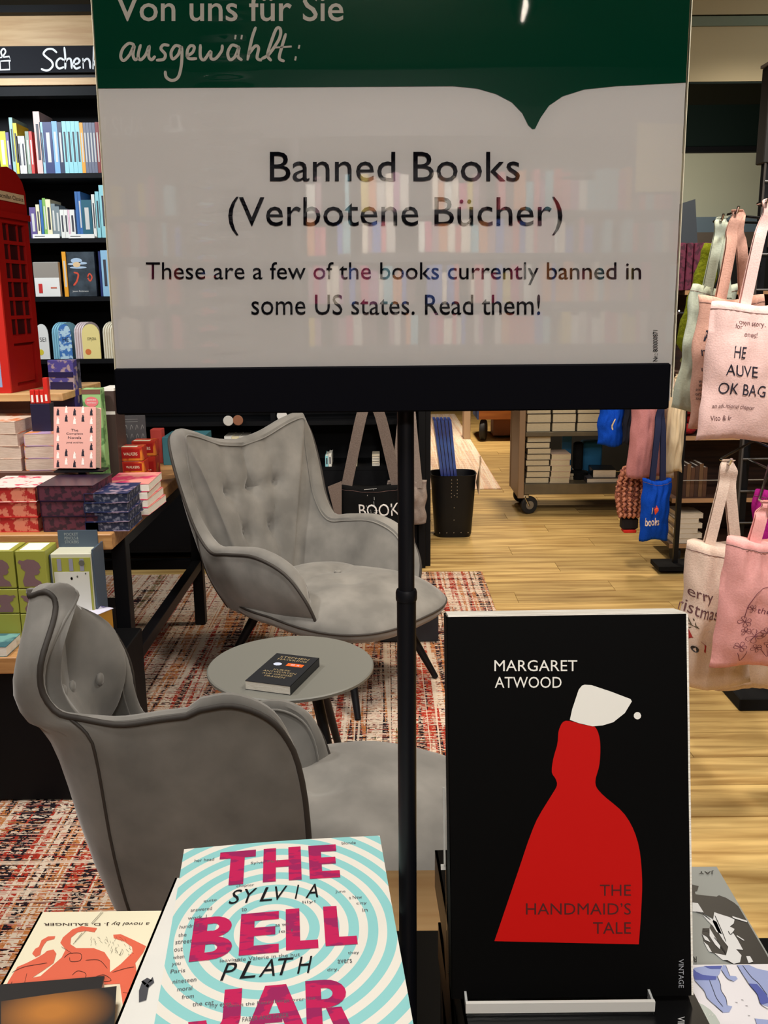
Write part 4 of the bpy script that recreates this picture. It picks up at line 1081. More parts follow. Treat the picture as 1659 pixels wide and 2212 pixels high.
tv, Mv, wv_, hv = standbox('hardback', 'brown hardback pile edge standing by the left end of the sign bar', 'book', 222, 250, 845, 905, 3.32, .12, mat('brown_cover', (70, 54, 50), .5), zbase=TZ + .0005)
MB().box(-wv_ / 2, wv_ / 2, -.0612, -.0602, hv * .78, hv * .81, M=Mv).build('spine_line', white, tv); MB().box(-wv_ / 2 - .001, wv_ / 2 + .001, -.059, .059, hv + .0002, hv + .010, M=Mv).build('white_top', white, tv)
# red and white tins
for k, (a, b, yt, yb, lab) in enumerate([(66, 76, 842, 872, 'leftmost'), (77, 86, 842, 872, 'second'), (87, 96, 842, 872, 'third'), (96, 106, 816, 872, 'taller rightmost')]):
    tv, Mv, wv_, hv = standbox('sweet_tin', 'small red and white tin, %s of the row beside the telephone box' % lab, 'tin', a, b, yt, yb, 3.10, .02, mat('tin_red', (206, 44, 36), .35), zbase=PY(80, 872, 3.10).z)
    tv['group'] = 'red and white tins'
    MB().box(-wv_ * .22, wv_ * .22, -.0112, -.0102, hv * .1, hv * .62 if k < 3 else hv * .35, M=Mv).build('white_emblem', white, tv)
zz = PY(80, 872, 3.10).z
o = MB().box(PY(66, 880, 3.1).x, PY(108, 880, 3.1).x, 3.096, 3.14, RZ + .0004, zz - .0004, ch=.001); tag(o.build('keepsake_box', mat('midnight_box', (26, 22, 52), .5)), 'midnight blue box under the red and white tins', 'box')
# dark slate card sign
tv, Mv, wv_, hv = standbox('slate_sign', 'dark grey chalk sign card standing behind the shortbread boxes', 'sign', 228, 318, 898, 985, 3.62, .008, mat('slate_card', (66, 64, 66), .7), rot=R(5), zbase=TZ + .0005)
mb = MB()
for a in range(14):
    x = -wv_ / 2 + .02 + (a % 7) * .021; zq = hv - (.055 if a < 7 else .09)
    stroke(mb, [(x, zq), (x + .006, zq + .018), (x + .01, zq + .004)], lambda x, y: Mv @ Vector((x, -.0045, y)), .0018, mi=0)
for j in range(2): stroke(mb, [(-wv_ / 2 + .03, hv - .015 - j * .009), (wv_ / 2 - .03, hv - .015 - j * .009)], lambda x, y: Mv @ Vector((x, -.0045, y)), .002, smooth=False)
mb.build('chalk_writing', mat('chalk_grey', (132, 130, 128), .8), tv)
# shortbread boxes: red and orange, stacked
sbx = []
def short(label, pl, pr, yt, yb, Y, dp=.07, rot=0):
    a, b = PY(pl, yb, Y), PY(pr, yb, Y); zt_ = PY((pl + pr) / 2, yt, Y).z; h = zt_ - a.z; w_ = b.x - a.x
    t_ = thing('shortbread_box', label, 'box', ((a.x + b.x) / 2, Y + dp / 2, a.z), 'red and orange shortbread boxes'); M_ = FR(((a.x + b.x) / 2, Y + dp / 2, a.z), rot)
    MB().box(-w_ / 2, w_ / 2, -dp / 2, dp / 2, 0, h, M=M_, ch=.001).build('carton', mat('red_tartan_card', (178, 44, 26), .45, noise_s=14, col2=(214, 120, 40), thr=(.52, .58)), t_)
    MB().box(-w_ / 2 + .008, w_ / 2 - .008, -dp / 2 - .0008, -dp / 2, h * .2, h * .85, M=M_).build('front_label', mat('deep_red', (160, 22, 20), .4), t_)
    MB().box(-w_ / 2 + .006, w_ / 2 - .02, -dp / 2 + .004, -dp / 2 + .03, h, h + .0006, M=M_).build('top_label', mat('cream_label', (232, 224, 196), .5), t_)
    mb = MB(); txt(mb, 'WALKERS', (-w_ * .3, h * .4, w_ * .3, h * .62), lambda x, y: M_ @ Vector((x, -dp / 2 - .0012, y))); mb.build('lettering', mat('cream_label', (0, 0, 0)), t_)
short('red and orange shortbread box, front upper one below the slate sign', 258, 308, 966, 996, 3.36)
short('red and orange shortbread box directly below the front upper one', 264, 312, 997, 1022, 3.36)
short('red and orange shortbread box, third down in the front column', 268, 318, 1023, 1052, 3.36)
short('red and orange shortbread box, lowest in the front column', 270, 322, 1053, 1094, 3.36)
short('red and orange shortbread box, left one partly behind the pink hardback', 226, 257, 990, 1022, 3.36)
short('red and orange shortbread box below the left one', 226, 262, 1023, 1092, 3.36)
short('red and orange shortbread box at the back, lying over the others', 286, 336, 953, 985, 3.52)
short('red and orange shortbread box under the back one', 290, 340, 986, 1058, 3.52)
# two boxes behind the chair wing
t_ = thing('playing_box', 'teal boxed set with an orange picture and white word HOLLY', 'box', (-.87, 3.9, 0.8))
a, b = PY(352, 962, 3.95), PY(440, 962, 3.95)
M_ = FR(((a.x + b.x) / 2, 4.02, TZ + .0005), 0)
w_, h = b.x - a.x, PY(395, 944, 3.95).z - TZ
MB().box(-w_ / 2, w_ / 2, -.08, .12, 0, h, M=M_, ch=.001).build('carton', mat('teal_card', (60, 112, 124), .4), t_)
mb = MB(); txt(mb, 'HOLLY', (-w_ * .25, -.068, w_ * .35, -.03), lambda x, y: M_ @ Vector((x, y, h + .0008)), rot=180); mb.build('lettering', white, t_)
mb = MB(); mb.add([M_ @ Vector((-.01 + .06 * math.cos(k * .4), .03 + .028 * math.sin(k * .4), h + .0006)) for k in range(15)], [tuple(range(15))]); mb.build('picture', flat((214, 128, 62)), t_)
tv, Mv, wv_, hv = standbox('gift_box', 'salmon red box standing left of the teal boxed set', 'box', 328, 352, 928, 990, 3.99, .06, mat('salmon_card', (196, 70, 62), .5), zbase=TZ + .0005)

# ---- low oak plinth with black body in front under the table
t = thing('display_plinth', 'low black plinth with an oak board on top, lower left', 'cabinet', (-1.5, 2.8, 0))
MB().box(-2.3, -.945, 2.56, 3.2, .0115, .448, ch=.003).build('body', shelf_black, t)
MB().box(-.9445, -.80, 2.56, 2.88, .0115, .448, ch=.003).build('side_box', shelf_black, t)
MB().box(-2.3, -1.06, 2.5, 3.05, .4485, .50, ch=.003).build('top_board', oak, t)
MB().box(-1.25, -.93, 2.90, 2.905 + .02, .5005, .70, ch=.002).build('back_panel', shelf_black, t)
LZ = .5005
lime = mat('lime_card', (152, 154, 62), .5)
mauve = mat('mauve_print', (120, 92, 96), .5)
def bust_box(label, pl, pr, yt, yb, Y, flip=1):
    tv, Mv, wv_, hv = standbox('gift_box', label, 'box', pl, pr, yt, yb, Y, .10, lime)
    tv['group'] = 'lime green boxes with mauve busts'
    s = hv / .2; q = [(-.030, .01), (.036, .01), (.030, .035), (.012, .05), (.008, .07), (.022, .074), (.030, .088), (.026, .100), (.034, .112), (.028, .135), (.012, .152), (-.012, .156), (-.026, .146), (-.040, .152), (-.046, .138), (-.036, .126), (-.036, .108), (-.022, .09), (-.026, .07), (-.034, .04)]
    sx = wv_ / .105
    mb = MB(); mb.add([Mv @ Vector((flip * x * sx, -.0508, z * s)) for x, z in q], [tuple(range(len(q)))]); mb.build('bust_print', mauve, tv)
    MB().box(-wv_ / 2 + .01, wv_ / 2 - .015, -.04, .04, hv, hv + .0006, M=Mv).build('top_label', white, tv)
    return tv
bust_box('lime green box with a mauve bust, upper right of the four', 40, 104, 1190, 1271, 2.62)
bust_box('lime green box with a mauve bust, upper left of the four', -26, 36, 1190, 1271, 2.62)
bust_box('lime green box with a mauve bust, lower right of the four', 44, 108, 1273, 1325, 2.62)
bust_box('lime green box with a mauve bust, lower left of the four', -22, 42, 1273, 1325, 2.62, -1)
for pl, pr, lab in ((44, 108, 'right'), (-22, 42, 'left')):
    a, b = PY(pl, 1326, 2.62), PY(pr, 1326, 2.62)
    o = MB().box(a.x, b.x, 2.62, 2.72, LZ, a.z - .0012, ch=.001); tag(o.build('gift_box', lime), 'lowest lime green box at the %s, mostly hidden behind the front armchair' % lab, 'box')
# counter display of hanging stationery packs
tv, Mv, wv_, hv = standbox('counter_display', 'blue-grey card display holding stationery packs', 'display', 121, 207, 1196, 1330, 2.64, .11, mat('pale_lime_white', (196, 196, 176), .5), zbase=LZ)
slate = mat('slate_blue_card', (70, 84, 100), .5)
MB().box(-wv_ / 2, wv_ / 2, .02, .026, hv - .01, hv + .052, M=Mv).build('header_card', slate, tv, label='dark slate blue header card')
MB().box(-wv_ / 2 - .006, -wv_ / 2 - .001, -.05, .05, 0, hv - .005, M=Mv).box(wv_ / 2 + .001, wv_ / 2 + .006, -.05, .05, 0, hv + .01, M=Mv).build('side_card', slate, tv)
mb = MB()
for s_, dz in (('POCKET', .036), ('PENCILS &', .024), ('STICKERS', .012)): txt(mb, s_, (-wv_ / 2 + .02, hv + dz, -wv_ / 2 + .062, hv + dz + .009), lambda x, y: Mv @ Vector((x, .0194, y)))
mb.build('lettering', flat((150, 158, 160)), tv)
MB().box(-wv_ / 2 + .004, wv_ / 2 - .002, -.0575, -.0555, hv * .02, hv - .012, M=Mv).build('front_pack', lime, tv, label='lime front pack')
MB().box(-wv_ / 2 + .008, wv_ / 2 - .008, -.059, -.0578, .0, hv - .055, M=Mv).build('sticker_sheet', mat('pale_sheet', (206, 206, 196), .5), tv)
mb = MB()
for x in (-.035, 0, .032): mb.box(x - .006, x + .006, -.0586, -.0578, hv - .052, hv - .015, M=Mv)
mb.build('ribbon_stripe', mat('grey_violet', (140, 140, 156), .5), tv, kind='stuff')
mb = MB(); random.seed(9)
for i in range(26):
    x, z = random.uniform(-wv_ / 2 + .015, wv_ / 2 - .018), random.uniform(.01, hv - .06); s = random.uniform(.002, .005)
    mb.add([Mv @ Vector((x + s * math.cos(k * 1.05), -.0594, z + s * 1.4 * math.sin(k * 1.05))) for k in range(6)], [tuple(range(6))])
mb.add([Mv @ Vector((.032 + .009 * math.cos(k * .6), -.0592, hv - .028 + .009 * math.sin(k * .6))) for k in range(11)], [tuple(range(11))])
mb.build('sticker_print', flat((92, 92, 84)), tv, kind='stuff')
# blue and white book with gold page edges, and teal book
cQ = PZ(190, 1328, .595)
fb = flat_book('hardback', 'blue and white patterned hardback with gold page edges beside the front armchair', cQ.x - .045, cQ.y + .01, .4485, .13, .19, .145, mat('blue_white_cover', (208, 206, 226), .4, noise_s=30, col2=(72, 62, 120), thr=(.52, .58)), R(-28), mat('gold_edges', (190, 146, 62), .35, metal=.6), flush=False)
tt = flat_book('hardback', 'teal patterned hardback lying on the low plinth at the left edge', -1.17, 2.60 - .04, LZ, .16, .11, .03, mat('teal_pattern', (110, 160, 158), .4, noise_s=14, col2=(56, 100, 112), thr=(.48, .56)), .0, pages_w)

# ================================================================== WALL SHELVING WITH HEADER
WY = 5.06
t = thing('bookcase', 'tall black wall bookcase with lit header, left background', 'bookcase', (-1.9, WY + .2, 0))
zs = [PY(150, yy, WY).z for yy in (374, 514, 641, 776)] + [.84, .50, .14]
xL, xR = -3.2, .262
MB().box(xL, xR, WY + .30, WY + .33, 0, 2.72).build('back_panel', shelf_black, t)
for x in (xL, -2.3, -.62, xR - .03): MB().box(x, x + .03, WY + .012, WY + .299, 0, 2.46, ch=.002).build('side_panel', shelf_black, t)
MB().box(xR - .07, xR - .0305, WY - .03, WY + .011, 0, 2.46, ch=.002).build('front_post', shelf_black, t)
for z in zs: MB().box(xL + .03, xR - .031, WY, WY + .298, z - .024, z).build('shelf', shelf_black, t)
zh0, zh1 = PY(100, 157, WY).z, PY(100, 99, WY).z
MB().box(xL, xR, WY + .02, WY + .10, PY(100, 205, WY).z, PY(100, 183, WY).z).build('pelmet', shelf_black, t)
MB().box(xL, xR, WY + .004, WY + .10, PY(100, 183, WY).z, PY(100, 168, WY).z).build('oak_strip', oak_light, t)
MB().box(xL, xR, WY + .03, WY + .10, PY(100, 168, WY).z, zh0).build('dark_strip', mat('dark_brown', (44, 32, 26), .6), t)
MB().box(xL, xR, WY, WY + .02, zh0, zh1).build('header_board', mat('chalk_black', (20, 21, 28), .7, spec=.2), t)
MB().box(xL, xR, WY + .08, WY + .10, zh1, PY(100, 26, WY + .08).z).build('oak_fascia', oak_light, t)
MB().box(xL, xR, WY + .02, WY + .10, PY(100, 26, WY + .02).z, PY(100, 10, WY + .02).z).build('top_rail', shelf_black, t)
hf = lambda x, y: PY(x, y, WY - .002)
mb = MB()
for st in ([(122, 113), (113, 106), (101, 107), (94, 116), (101, 124), (111, 132), (114, 142), (106, 151), (97, 152), (90, 149)], [(137, 129), (130, 126), (123, 132), (122, 142), (128, 148), (137, 145)], [(139, 103), (141, 125), (141, 148)], [(141, 134), (147, 127), (153, 129), (155, 147)],
           [(160, 139), (168, 137), (172, 131), (167, 126), (161, 130), (159, 140), (164, 148), (173, 145)], [(179, 127), (180, 147)], [(180, 134), (187, 127), (193, 131), (195, 147)], [(202, 102), (201, 148)], [(212, 125), (203, 136), (213, 148)]): stroke(mb, st, hf, 4.4)
for st in ([(-22, 127), (20, 122), (23, 131), (-20, 133)], [(20, 133), (21, 150), (-20, 152)], [(0, 132), (1, 150)], [(6, 124), (2, 112), (8, 105), (12, 112), (6, 122)]): stroke(mb, st, hf, 3.4, smooth=len(st) == 5)
mb.build('lettering', mat('chalk_white', (236, 238, 240), .7), t)

CN = {'lime': (206, 214, 50), 'violet': (100, 84, 140), 'pale teal': (150, 190, 186), 'yellow': (240, 206, 40), 'white': (232, 230, 222), 'sage': (140, 156, 140), 'red': (206, 50, 44), 'pinkish': (226, 184, 176), 'light blue': (150, 196, 226), 'navy': (28, 44, 104),
      'sky blue': (120, 172, 226), 'dark navy': (20, 36, 74), 'pale cyan': (150, 212, 220), 'orange': (240, 164, 40), 'grey': (108, 112, 132), 'dark red': (136, 36, 34), 'cream': (234, 224, 186), 'blue': (50, 104, 168), 'green': (126, 178, 84), 'speckled grey': (120, 132, 136), 'teal': (24, 92, 112), 'pale pink': (232, 190, 206)}
ordn = ['first', 'second', 'third', 'fourth', 'fifth', 'sixth', 'seventh', 'eighth', 'ninth', 'tenth', 'eleventh', 'twelfth']


def shelf_row(items, zsh, rowname, grp):
    cnt = {}; tot = {}
    for it in items: tot[it[0]] = tot.get(it[0], 0) + 1
    for it in items:
        c_, a, b, yt = it[:4]; lean = it[4] if len(it) > 4 else 0
        cnt[c_] = cnt.get(c_, 0) + 1
        x0, x1 = PY(a, yt, WY + .012).x, PY(b, yt, WY + .012).x; h = PY(a, yt, WY + .012).z - zsh
        lab = ('%s book on the %s' % (c_, rowname)) if tot[c_] == 1 else ('%s %s book from the left, %s' % (ordn[cnt[c_] - 1], c_, rowname))
        o_ = spine_book(lab, x0 + .0006, x1 - .0006, WY + .012, zsh + .0005 + (abs(math.sin(lean)) * .0), h, CN[c_], grp, .17 if h < .25 else .2, lean)
        # a pale title strip on the spine
        if b - a > 6:
            w2 = (x1 - x0)
            mb_ = MB().box(w2 * .3, w2 * .7, -.0006 - (.17 if h < .25 else .2) / 2, -(.17 if h < .25 else .2) / 2, -h * .28, h * .30)
            mb_.v = [(x, y, z) for x, y, z in mb_.v]
            q = mb_.build('spine_title', mat('spine_dark', (60, 60, 70), .5) if c_ in ('white', 'cream', 'pale cyan', 'yellow', 'pale teal', 'light blue', 'pinkish') else mat('spine_light', (208, 206, 200), .5), o_)
            q.matrix_local = Matrix.Rotation(lean, 4, 'Y')
            q.scale = (1, 1, 1)


shelf_row([('lime', -6, 11, 284), ('violet', 11, 18, 286), ('pale teal', 18, 26, 254), ('yellow', 26, 35, 266), ('white', 35, 43, 294), ('white', 43, 52, 294), ('sage', 53, 61, 284), ('red', 61, 68, 284), ('pinkish', 70, 84, 241), ('light blue', 84, 91, 264), ('navy', 91, 110, 264),
           ('sky blue', 110, 122, 262), ('dark navy', 122, 132, 264), ('pale cyan', 132, 141.5, 262), ('pale cyan', 141.5, 151, 262), ('pale cyan', 151, 160.5, 262), ('pale cyan', 160.5, 170, 262), ('orange', 170, 178, 265), ('grey', 178, 184.5, 265), ('grey', 184.5, 191, 265), ('grey', 191, 197.5, 265), ('grey', 197.5, 204, 265),
           ('dark red', 204, 211, 264), ('dark red', 211, 218, 264), ('dark red', 218, 225, 264), ('dark red', 225, 232, 264), ('red', 232, 246, 275), ('cream', 246, 262, 268), ('blue', 262, 280, 272)], zs[0], 'top shelf of the wall bookcase', 'books on the top shelf of the wall bookcase')
shelf_row([('violet', 62, 76, 448), ('cream', 76, 84, 442), ('blue', 84, 90, 432), ('green', 90, 97, 428), ('cream', 97, 108, 431), ('speckled grey', 109, 118, 440), ('speckled grey', 118, 127, 446), ('white', 128, 137, 453), ('white', 137, 145, 453), ('pale pink', 145, 149, 453), ('white', 149, 160, 453),
           ('blue', 160, 166, 414), ('blue', 166, 173, 414), ('teal', 174, 196, 432), ('white', 196, 203, 420), ('pale cyan', 204, 212, 414), ('pale cyan', 212, 228, 400), ('light blue', 228, 240, 410), ('blue', 240, 256, 418), ('cream', 256, 275, 430)], zs[1], 'second shelf of the wall bookcase', 'books on the second shelf of the wall bookcase')
for k, (a, b) in enumerate(((71, 129), (148, 204))):
    q = MB().box(PY(a, 510, WY - .003).x, PY(b, 510, WY - .003).x, WY - .004, WY - .0005, PY(a, 515, WY).z, PY(a, 506, WY).z).build('price_strip', white, t)
    MB().box(PY(a + 4, 510, WY - .003).x, PY(a + 26, 510, WY - .003).x, WY - .0046, WY - .004, PY(a, 511.5, WY).z, PY(a, 510, WY).z).build('small_print', ink, q)
shelf_row([('orange', 132, 141, 544), ('navy', 211, 216, 543), ('light blue', 216, 231, 541), ('white', 231, 244, 552), ('teal', 244, 262, 548)], zs[2], 'third shelf of the wall bookcase', 'books on the third shelf of the wall bookcase')
tv, Mv, wv_, hv = standbox('hardback', 'white book shown face out with a grey band and small red book drawing, third shelf', 'book', 77, 131, 566, 638, WY + .02, .03, white, zbase=zs[2] + .0005)
MB().box(-wv_ / 2, wv_ / 2, -.0162, -.0152, hv * .56, hv * .995, M=Mv).build('grey_band', mat('taupe_print', (150, 142, 132), .5), tv)
MB().box(-.046, -.026, -.0166, -.0152, .02, .068, M=Mv).build('red_drawing', flat((206, 40, 36)), tv); MB().box(.018, .05, -.0166, -.0152, .044, .050, M=Mv).build('red_drawing', flat((206, 96, 70)), tv)
tv, Mv, wv_, hv = standbox('hardback', 'dark slate book shown face out with moon, clouds and orange figures, third shelf', 'book', 142, 210, 544, 638, WY + .02, .03, mat('slate_night_cover', (66, 78, 88), .4, noise_s=20, col2=(40, 48, 56)), zbase=zs[2] + .0005)
fq = lambda x, y: Mv @ Vector((x, -.0158, y))
mb = MB(); [poly(mb, [(cx_ + rx * math.cos(k * .5), cy_ + ry * math.sin(k * .5)) for k in range(13)], fq) for cx_, cy_, rx, ry in ((-.012, .185, .03, .014), (-.03, .168, .03, .006), (.014, .172, .03, .007), (-.005, .15, .045, .006))]; mb.build('cloud_print', mat('cloud_blue', (176, 198, 220), .5), tv, kind='stuff')
mb = MB(); [poly(mb, [(cx_ + rx * math.cos(k * .5), cy_ + ry * math.sin(k * .5)) for k in range(13)], lambda x, y: Mv @ Vector((x, -.0161, y))) for cx_, cy_, rx, ry in ((-.012, .165, .02, .014),)]; mb.build('moon_print', flat((228, 196, 150)), tv)
mb = MB(); stroke(mb, [(-.028, .125), (-.008, .115), (-.018, .08), (-.035, .06)], fq, .009); stroke(mb, [(.040, .10), (.052, .118), (.064, .10), (.052, .08), (.040, .10)], fq, .007); mb.build('number_print', flat((214, 76, 48)), tv)
mb = MB(); txt(mb, 'Jason Robinson', (-.045, .022, .04, .032), fq); mb.build('lettering', white, tv)
# fourth shelf: round-topped fans of notebooks
def fan(px, w_, n, colr, label, face=None):
    x = PY(px, 760, WY).x
    for k in range(n):
        xx = x + k * .0125; h = .20; W2 = .13
        Y0 = WY + .025
        m_ = mat('nb_%02x%02x%02x' % colr, colr, .5)
        # arched page-shaped body lying in the y-z plane, turned a little towards the viewer
        arc = [(0, 0), (W2, 0), (W2, .14)] + [(W2 / 2 + W2 / 2 * math.cos(R(a)), .14 + .055 * math.sin(R(a))) for a in range(20, 180, 20)] + [(0, .14)]
        M_ = Matrix.Translation((xx, Y0, zs[3] + .0005)) @ Matrix.Rotation(R(-28), 4, 'Z')
        vs = [M_ @ Vector((s, a, b)) for s in (0, .009) for a, b in arc]; nn = len(arc)
        o_ = MB(); cc = M_.translation
        o_.add([v - cc for v in vs], [tuple(range(nn)), tuple(range(2 * nn - 1, nn - 1, -1))] + [(i, (i + 1) % nn, nn + (i + 1) % nn, nn + i) for i in range(nn)])
        ob = o_.build('notebook', m_); ob.location = cc
        tag(ob, '%s, %s from the left of its fan' % (label, ordn[k]), 'notebook', 'round-topped notebooks on the fourth shelf')
    return x + n * .0125


def face_card(px, px2, colr, label, word, blot=None):
    a, b = PY(px, 766, WY + .02).x, PY(px2, 766, WY + .02).x; w_ = b - a; h = PY(px, 700, WY + .02).z - zs[3]
    pts = [(0, 0), (w_, 0), (w_, h * .7)] + [(w_ / 2 + w_ / 2 * math.cos(R(q)), h * .7 + h * .3 * math.sin(R(q))) for q in range(20, 180, 20)] + [(0, h * .7)]
    t_ = thing('notebook', label, 'notebook', (a, WY + .02, zs[3]), 'round-topped notebooks on the fourth shelf')
    nn = len(pts); M_ = Matrix.Translation((a, WY + .012, zs[3] + .0005))
    MB().add([M_ @ Vector((x, y_, z)) for y_ in (0, .008) for x, z in pts], [tuple(range(nn)), tuple(range(2 * nn - 1, nn - 1, -1))] + [(i, (i + 1) % nn, nn + (i + 1) % nn, nn + i) for i in range(nn)]).build('cover', colr, t_)
    mb = MB(); txt(mb, word, (w_ * .3, h * .5, w_ * .8, h * .62), lambda x, y: M_ @ Vector((x, -.0008, y))); mb.build('lettering', ink, t_)
    if blot: MB().lathe([(.001, 0), (.016, 0), (.016, .0006), (.001, .0006)], 14, M=M_ @ Matrix.Translation((w_ * .3, -.0002, h * .2)) @ Matrix.Rotation(R(90), 4, 'X')).build('spot', blot, t_)


face_card(82, 109, mat('nb_white', (240, 240, 236), .5), 'white round-topped notebook lettered and with a yellow spot, fourth shelf', 'SEI', flat((230, 210, 60)))
fan(112, 0, 4, (150, 206, 226), 'pale blue round-topped notebook')
face_card(131, 158, mat('nb_bluepattern', (66, 120, 190), .5, noise_s=40, col2=(190, 220, 236), thr=(.48, .54)), 'blue patterned round-topped notebook, fourth shelf', 'HE', None)
fan(160, 0, 4, (232, 214, 216), 'white and pink round-topped notebook')
face_card(181, 219, mat('nb_yellow', (244, 226, 150), .5), 'pale yellow round-topped notebook facing out, fourth shelf', 'SOM JONA', flat((224, 120, 60)))
fan(222, 0, 5, (238, 230, 206), 'cream round-topped notebook')

# lower shelf of the bookcase: small pale books seen behind the armchair and under the sign bar
zz4 = PY(600, 1010, WY).z
MB().box(-2.27, xR - .031, WY, WY + .298, zz4 - .02, zz4).build('shelf', shelf_black, t)
MB().box(-2.27, xR - .075, WY + .001, WY + .02, .10, zz4 - .021).build('plinth_front', shelf_black, t)
shelf_row([('white', 484, 500, 943), ('cream', 500, 516, 943), ('white', 516, 533, 943), ('pale cyan', 702, 709, 985), ('white', 709, 716, 982), ('cream', 764, 771, 985)], zz4, 'low shelf behind the tote bags', 'pale books on the low shelf behind the tote bags')
for k, (a, b, yt, c_) in enumerate(((804, 820, 988, 'white'), (884, 905, 995, 'white'))):
    n_ = 4
    for j in range(n_):
        x0, x1 = PY(a, 1000, WY + .02).x, PY(b, 1000, WY + .02).x
        one = one_mesh_book('paperback', '%s thin paperback, %s from the bottom, stack seen %s of the sign pole' % (c_ if j % 2 else 'cream', ordn[j], ['left', 'right'][k]), FR(((x0 + x1) / 2, WY + .10, zz4 + .0004 + j * .0142)), x1 - x0, .15, .0138, [white, mat('cream_thin', (226, 214, 190), .5)][j % 2], pages_w, 'thin books on the low shelf')
one_mesh_book('paperback', 'dark red thin paperback topping the stack right of the sign pole', FR((PY(893, 1000, WY).x, WY + .1, zz4 + .0004 + 4 * .0142)), .045, .15, .0138, mat('dark_red_thin', (110, 24, 36), .5), pages_w, 'thin books on the low shelf')
# two round pendants hanging in front of the bookcase
for k, (px, py, c_, lab) in enumerate(((493, 909, (210, 206, 198), 'round silver-white pendant hanging below the sign bar'), (514, 908, (150, 98, 70), 'round copper brown pendant beside the white one'), (609, 898, (232, 230, 226), 'round white pendant hanging just above the armchair back'))):
    p = PY(px, py, WY - .05); zt_ = PY(px, 780, WY - .05).z
    t_ = thing('pendant', lab, 'pendant', tuple(p))
    MB().lathe([(.001, -.002), (.026, -.002), (.028, 0), (.026, .002), (.001, .002)], 24, M=Matrix.Translation(p) @ Matrix.Rotation(R(90), 4, 'X')).build('disc', mat('pend%d' % k, c_, .5), t_)
    MB().tube([p + Vector((0, 0, .026)), Vector((p.x, p.y, zs[3] + .03)), Vector((p.x, WY - .001, zs[3] - .01))], .0012, 5).build('cord', black, t_)

# ================================================================== TOTE BAGS
def tote(label, cx, Y, ztop, w, h, m, hh=.24, rot=0, handle_m=None, hw=.028, seed=1, dp=.035, slant=0, flare=.06, hgap=.2, group='tote bags on hooks', hook=None, back=True):
    """a cotton bag hanging from ztop + hh; returns thing and a function that lays print on its front"""
    t = thing('tote_bag', label, 'bag', (cx, Y, ztop - h), group)
    M_ = FR((cx, Y, ztop), rot)

    def surf(u, v, s):      # u -.5..+.5 across, v 0 top .. 1 bottom; s=-1 front, +1 back
        e = max(0, 1 - abs(2 * u) ** 4)
        wv = .010 * noise.noise((u * 5 + seed, v * 4, seed)) + .006 * noise.noise((u * 14, v * 9 + seed, 2)) + .004 * math.sin(u * 30 + v * 5 + seed) * (1 - v)
        th = dp * e * (.35 + .65 * math.sin(math.pi * min(1, v * .9 + .1)) ** .7) + .001
        x = (u * (1 + flare * v)) * w + slant * v * h + .006 * noise.noise((v * 4, seed, s * 0 + 1)) * 2
        z = -v * h + .008 * math.sin(u * 6 + seed) * v + (-.010 * math.cos(u * 2 * math.pi * 1.0) * (1 - v) * .8)
        return Vector((x, s * th + (wv if s < 0 else wv * .6), z))
    nu, nv = 22, 22
    vs = []; fs = []
    for s in (-1, 1):
        for i in range(nu + 1):
            for j in range(nv + 1): vs.append(M_ @ surf(i / nu - .5, j / nv, s))
    o2 = (nu + 1) * (nv + 1); ix = lambda i, j: i * (nv + 1) + j
    for i in range(nu):
        for j in range(nv):
            fs.append((ix(i, j), ix(i, j + 1), ix(i + 1, j + 1), ix(i + 1, j))); fs.append((o2 + ix(i, j), o2 + ix(i + 1, j), o2 + ix(i + 1, j + 1), o2 + ix(i, j + 1)))
    for j in range(nv):
        fs.append((ix(0, j), o2 + ix(0, j), o2 + ix(0, j + 1), ix(0, j + 1))); fs.append((ix(nu, j), ix(nu, j + 1), o2 + ix(nu, j + 1), o2 + ix(nu, j)))
    for i in range(nu): fs.append((ix(i, nv), o2 + ix(i, nv), o2 + ix(i + 1, nv), ix(i + 1, nv))); fs.append((ix(i, 0), ix(i + 1, 0), o2 + ix(i + 1, 0), o2 + ix(i, 0)))
    MB().add(vs, fs).build('bag_body', m, t, smooth=True)
    # stitched hem
    hp = [M_ @ (surf(i / 20 - .5, .055, -1) + Vector((0, -.0012, 0))) for i in range(21)]
    MB().ribbon(hp, .0016, (0, 0, 1), .0004).build('hem_stitch', mat('stitch_brown', (120, 92, 88), .8), t)  # thin brown line along the hem
    hm = handle_m or m
    for s in (-1, 1):
        pts = []
        for k_ in range(13):
            a = k_ / 12; xx = (a - .5) * 2 * hgap * w
            lift = math.sin(math.pi * a) ** .35
            xk = xx * (1 - .78 * lift) + .004 * math.sin(k_ * 1.7 + seed)
            pts.append(M_ @ Vector((xk, s * .012 * (1 - .5 * lift) - .004 * math.sin(k_ * 2.3), -.035 + (hh + .035) * lift)))
        MB().ribbon(catmull(pts, 3), hw, M_.to_3x3() @ Vector((1, .25 * s, 0)), .0012).build('handle', hm, t, smooth='angle')
    pr = lambda x, z: M_ @ (surf(x / w, min(1, max(0, -z / h)), -1) + Vector((0, -.0016, 0)))
    return t, pr


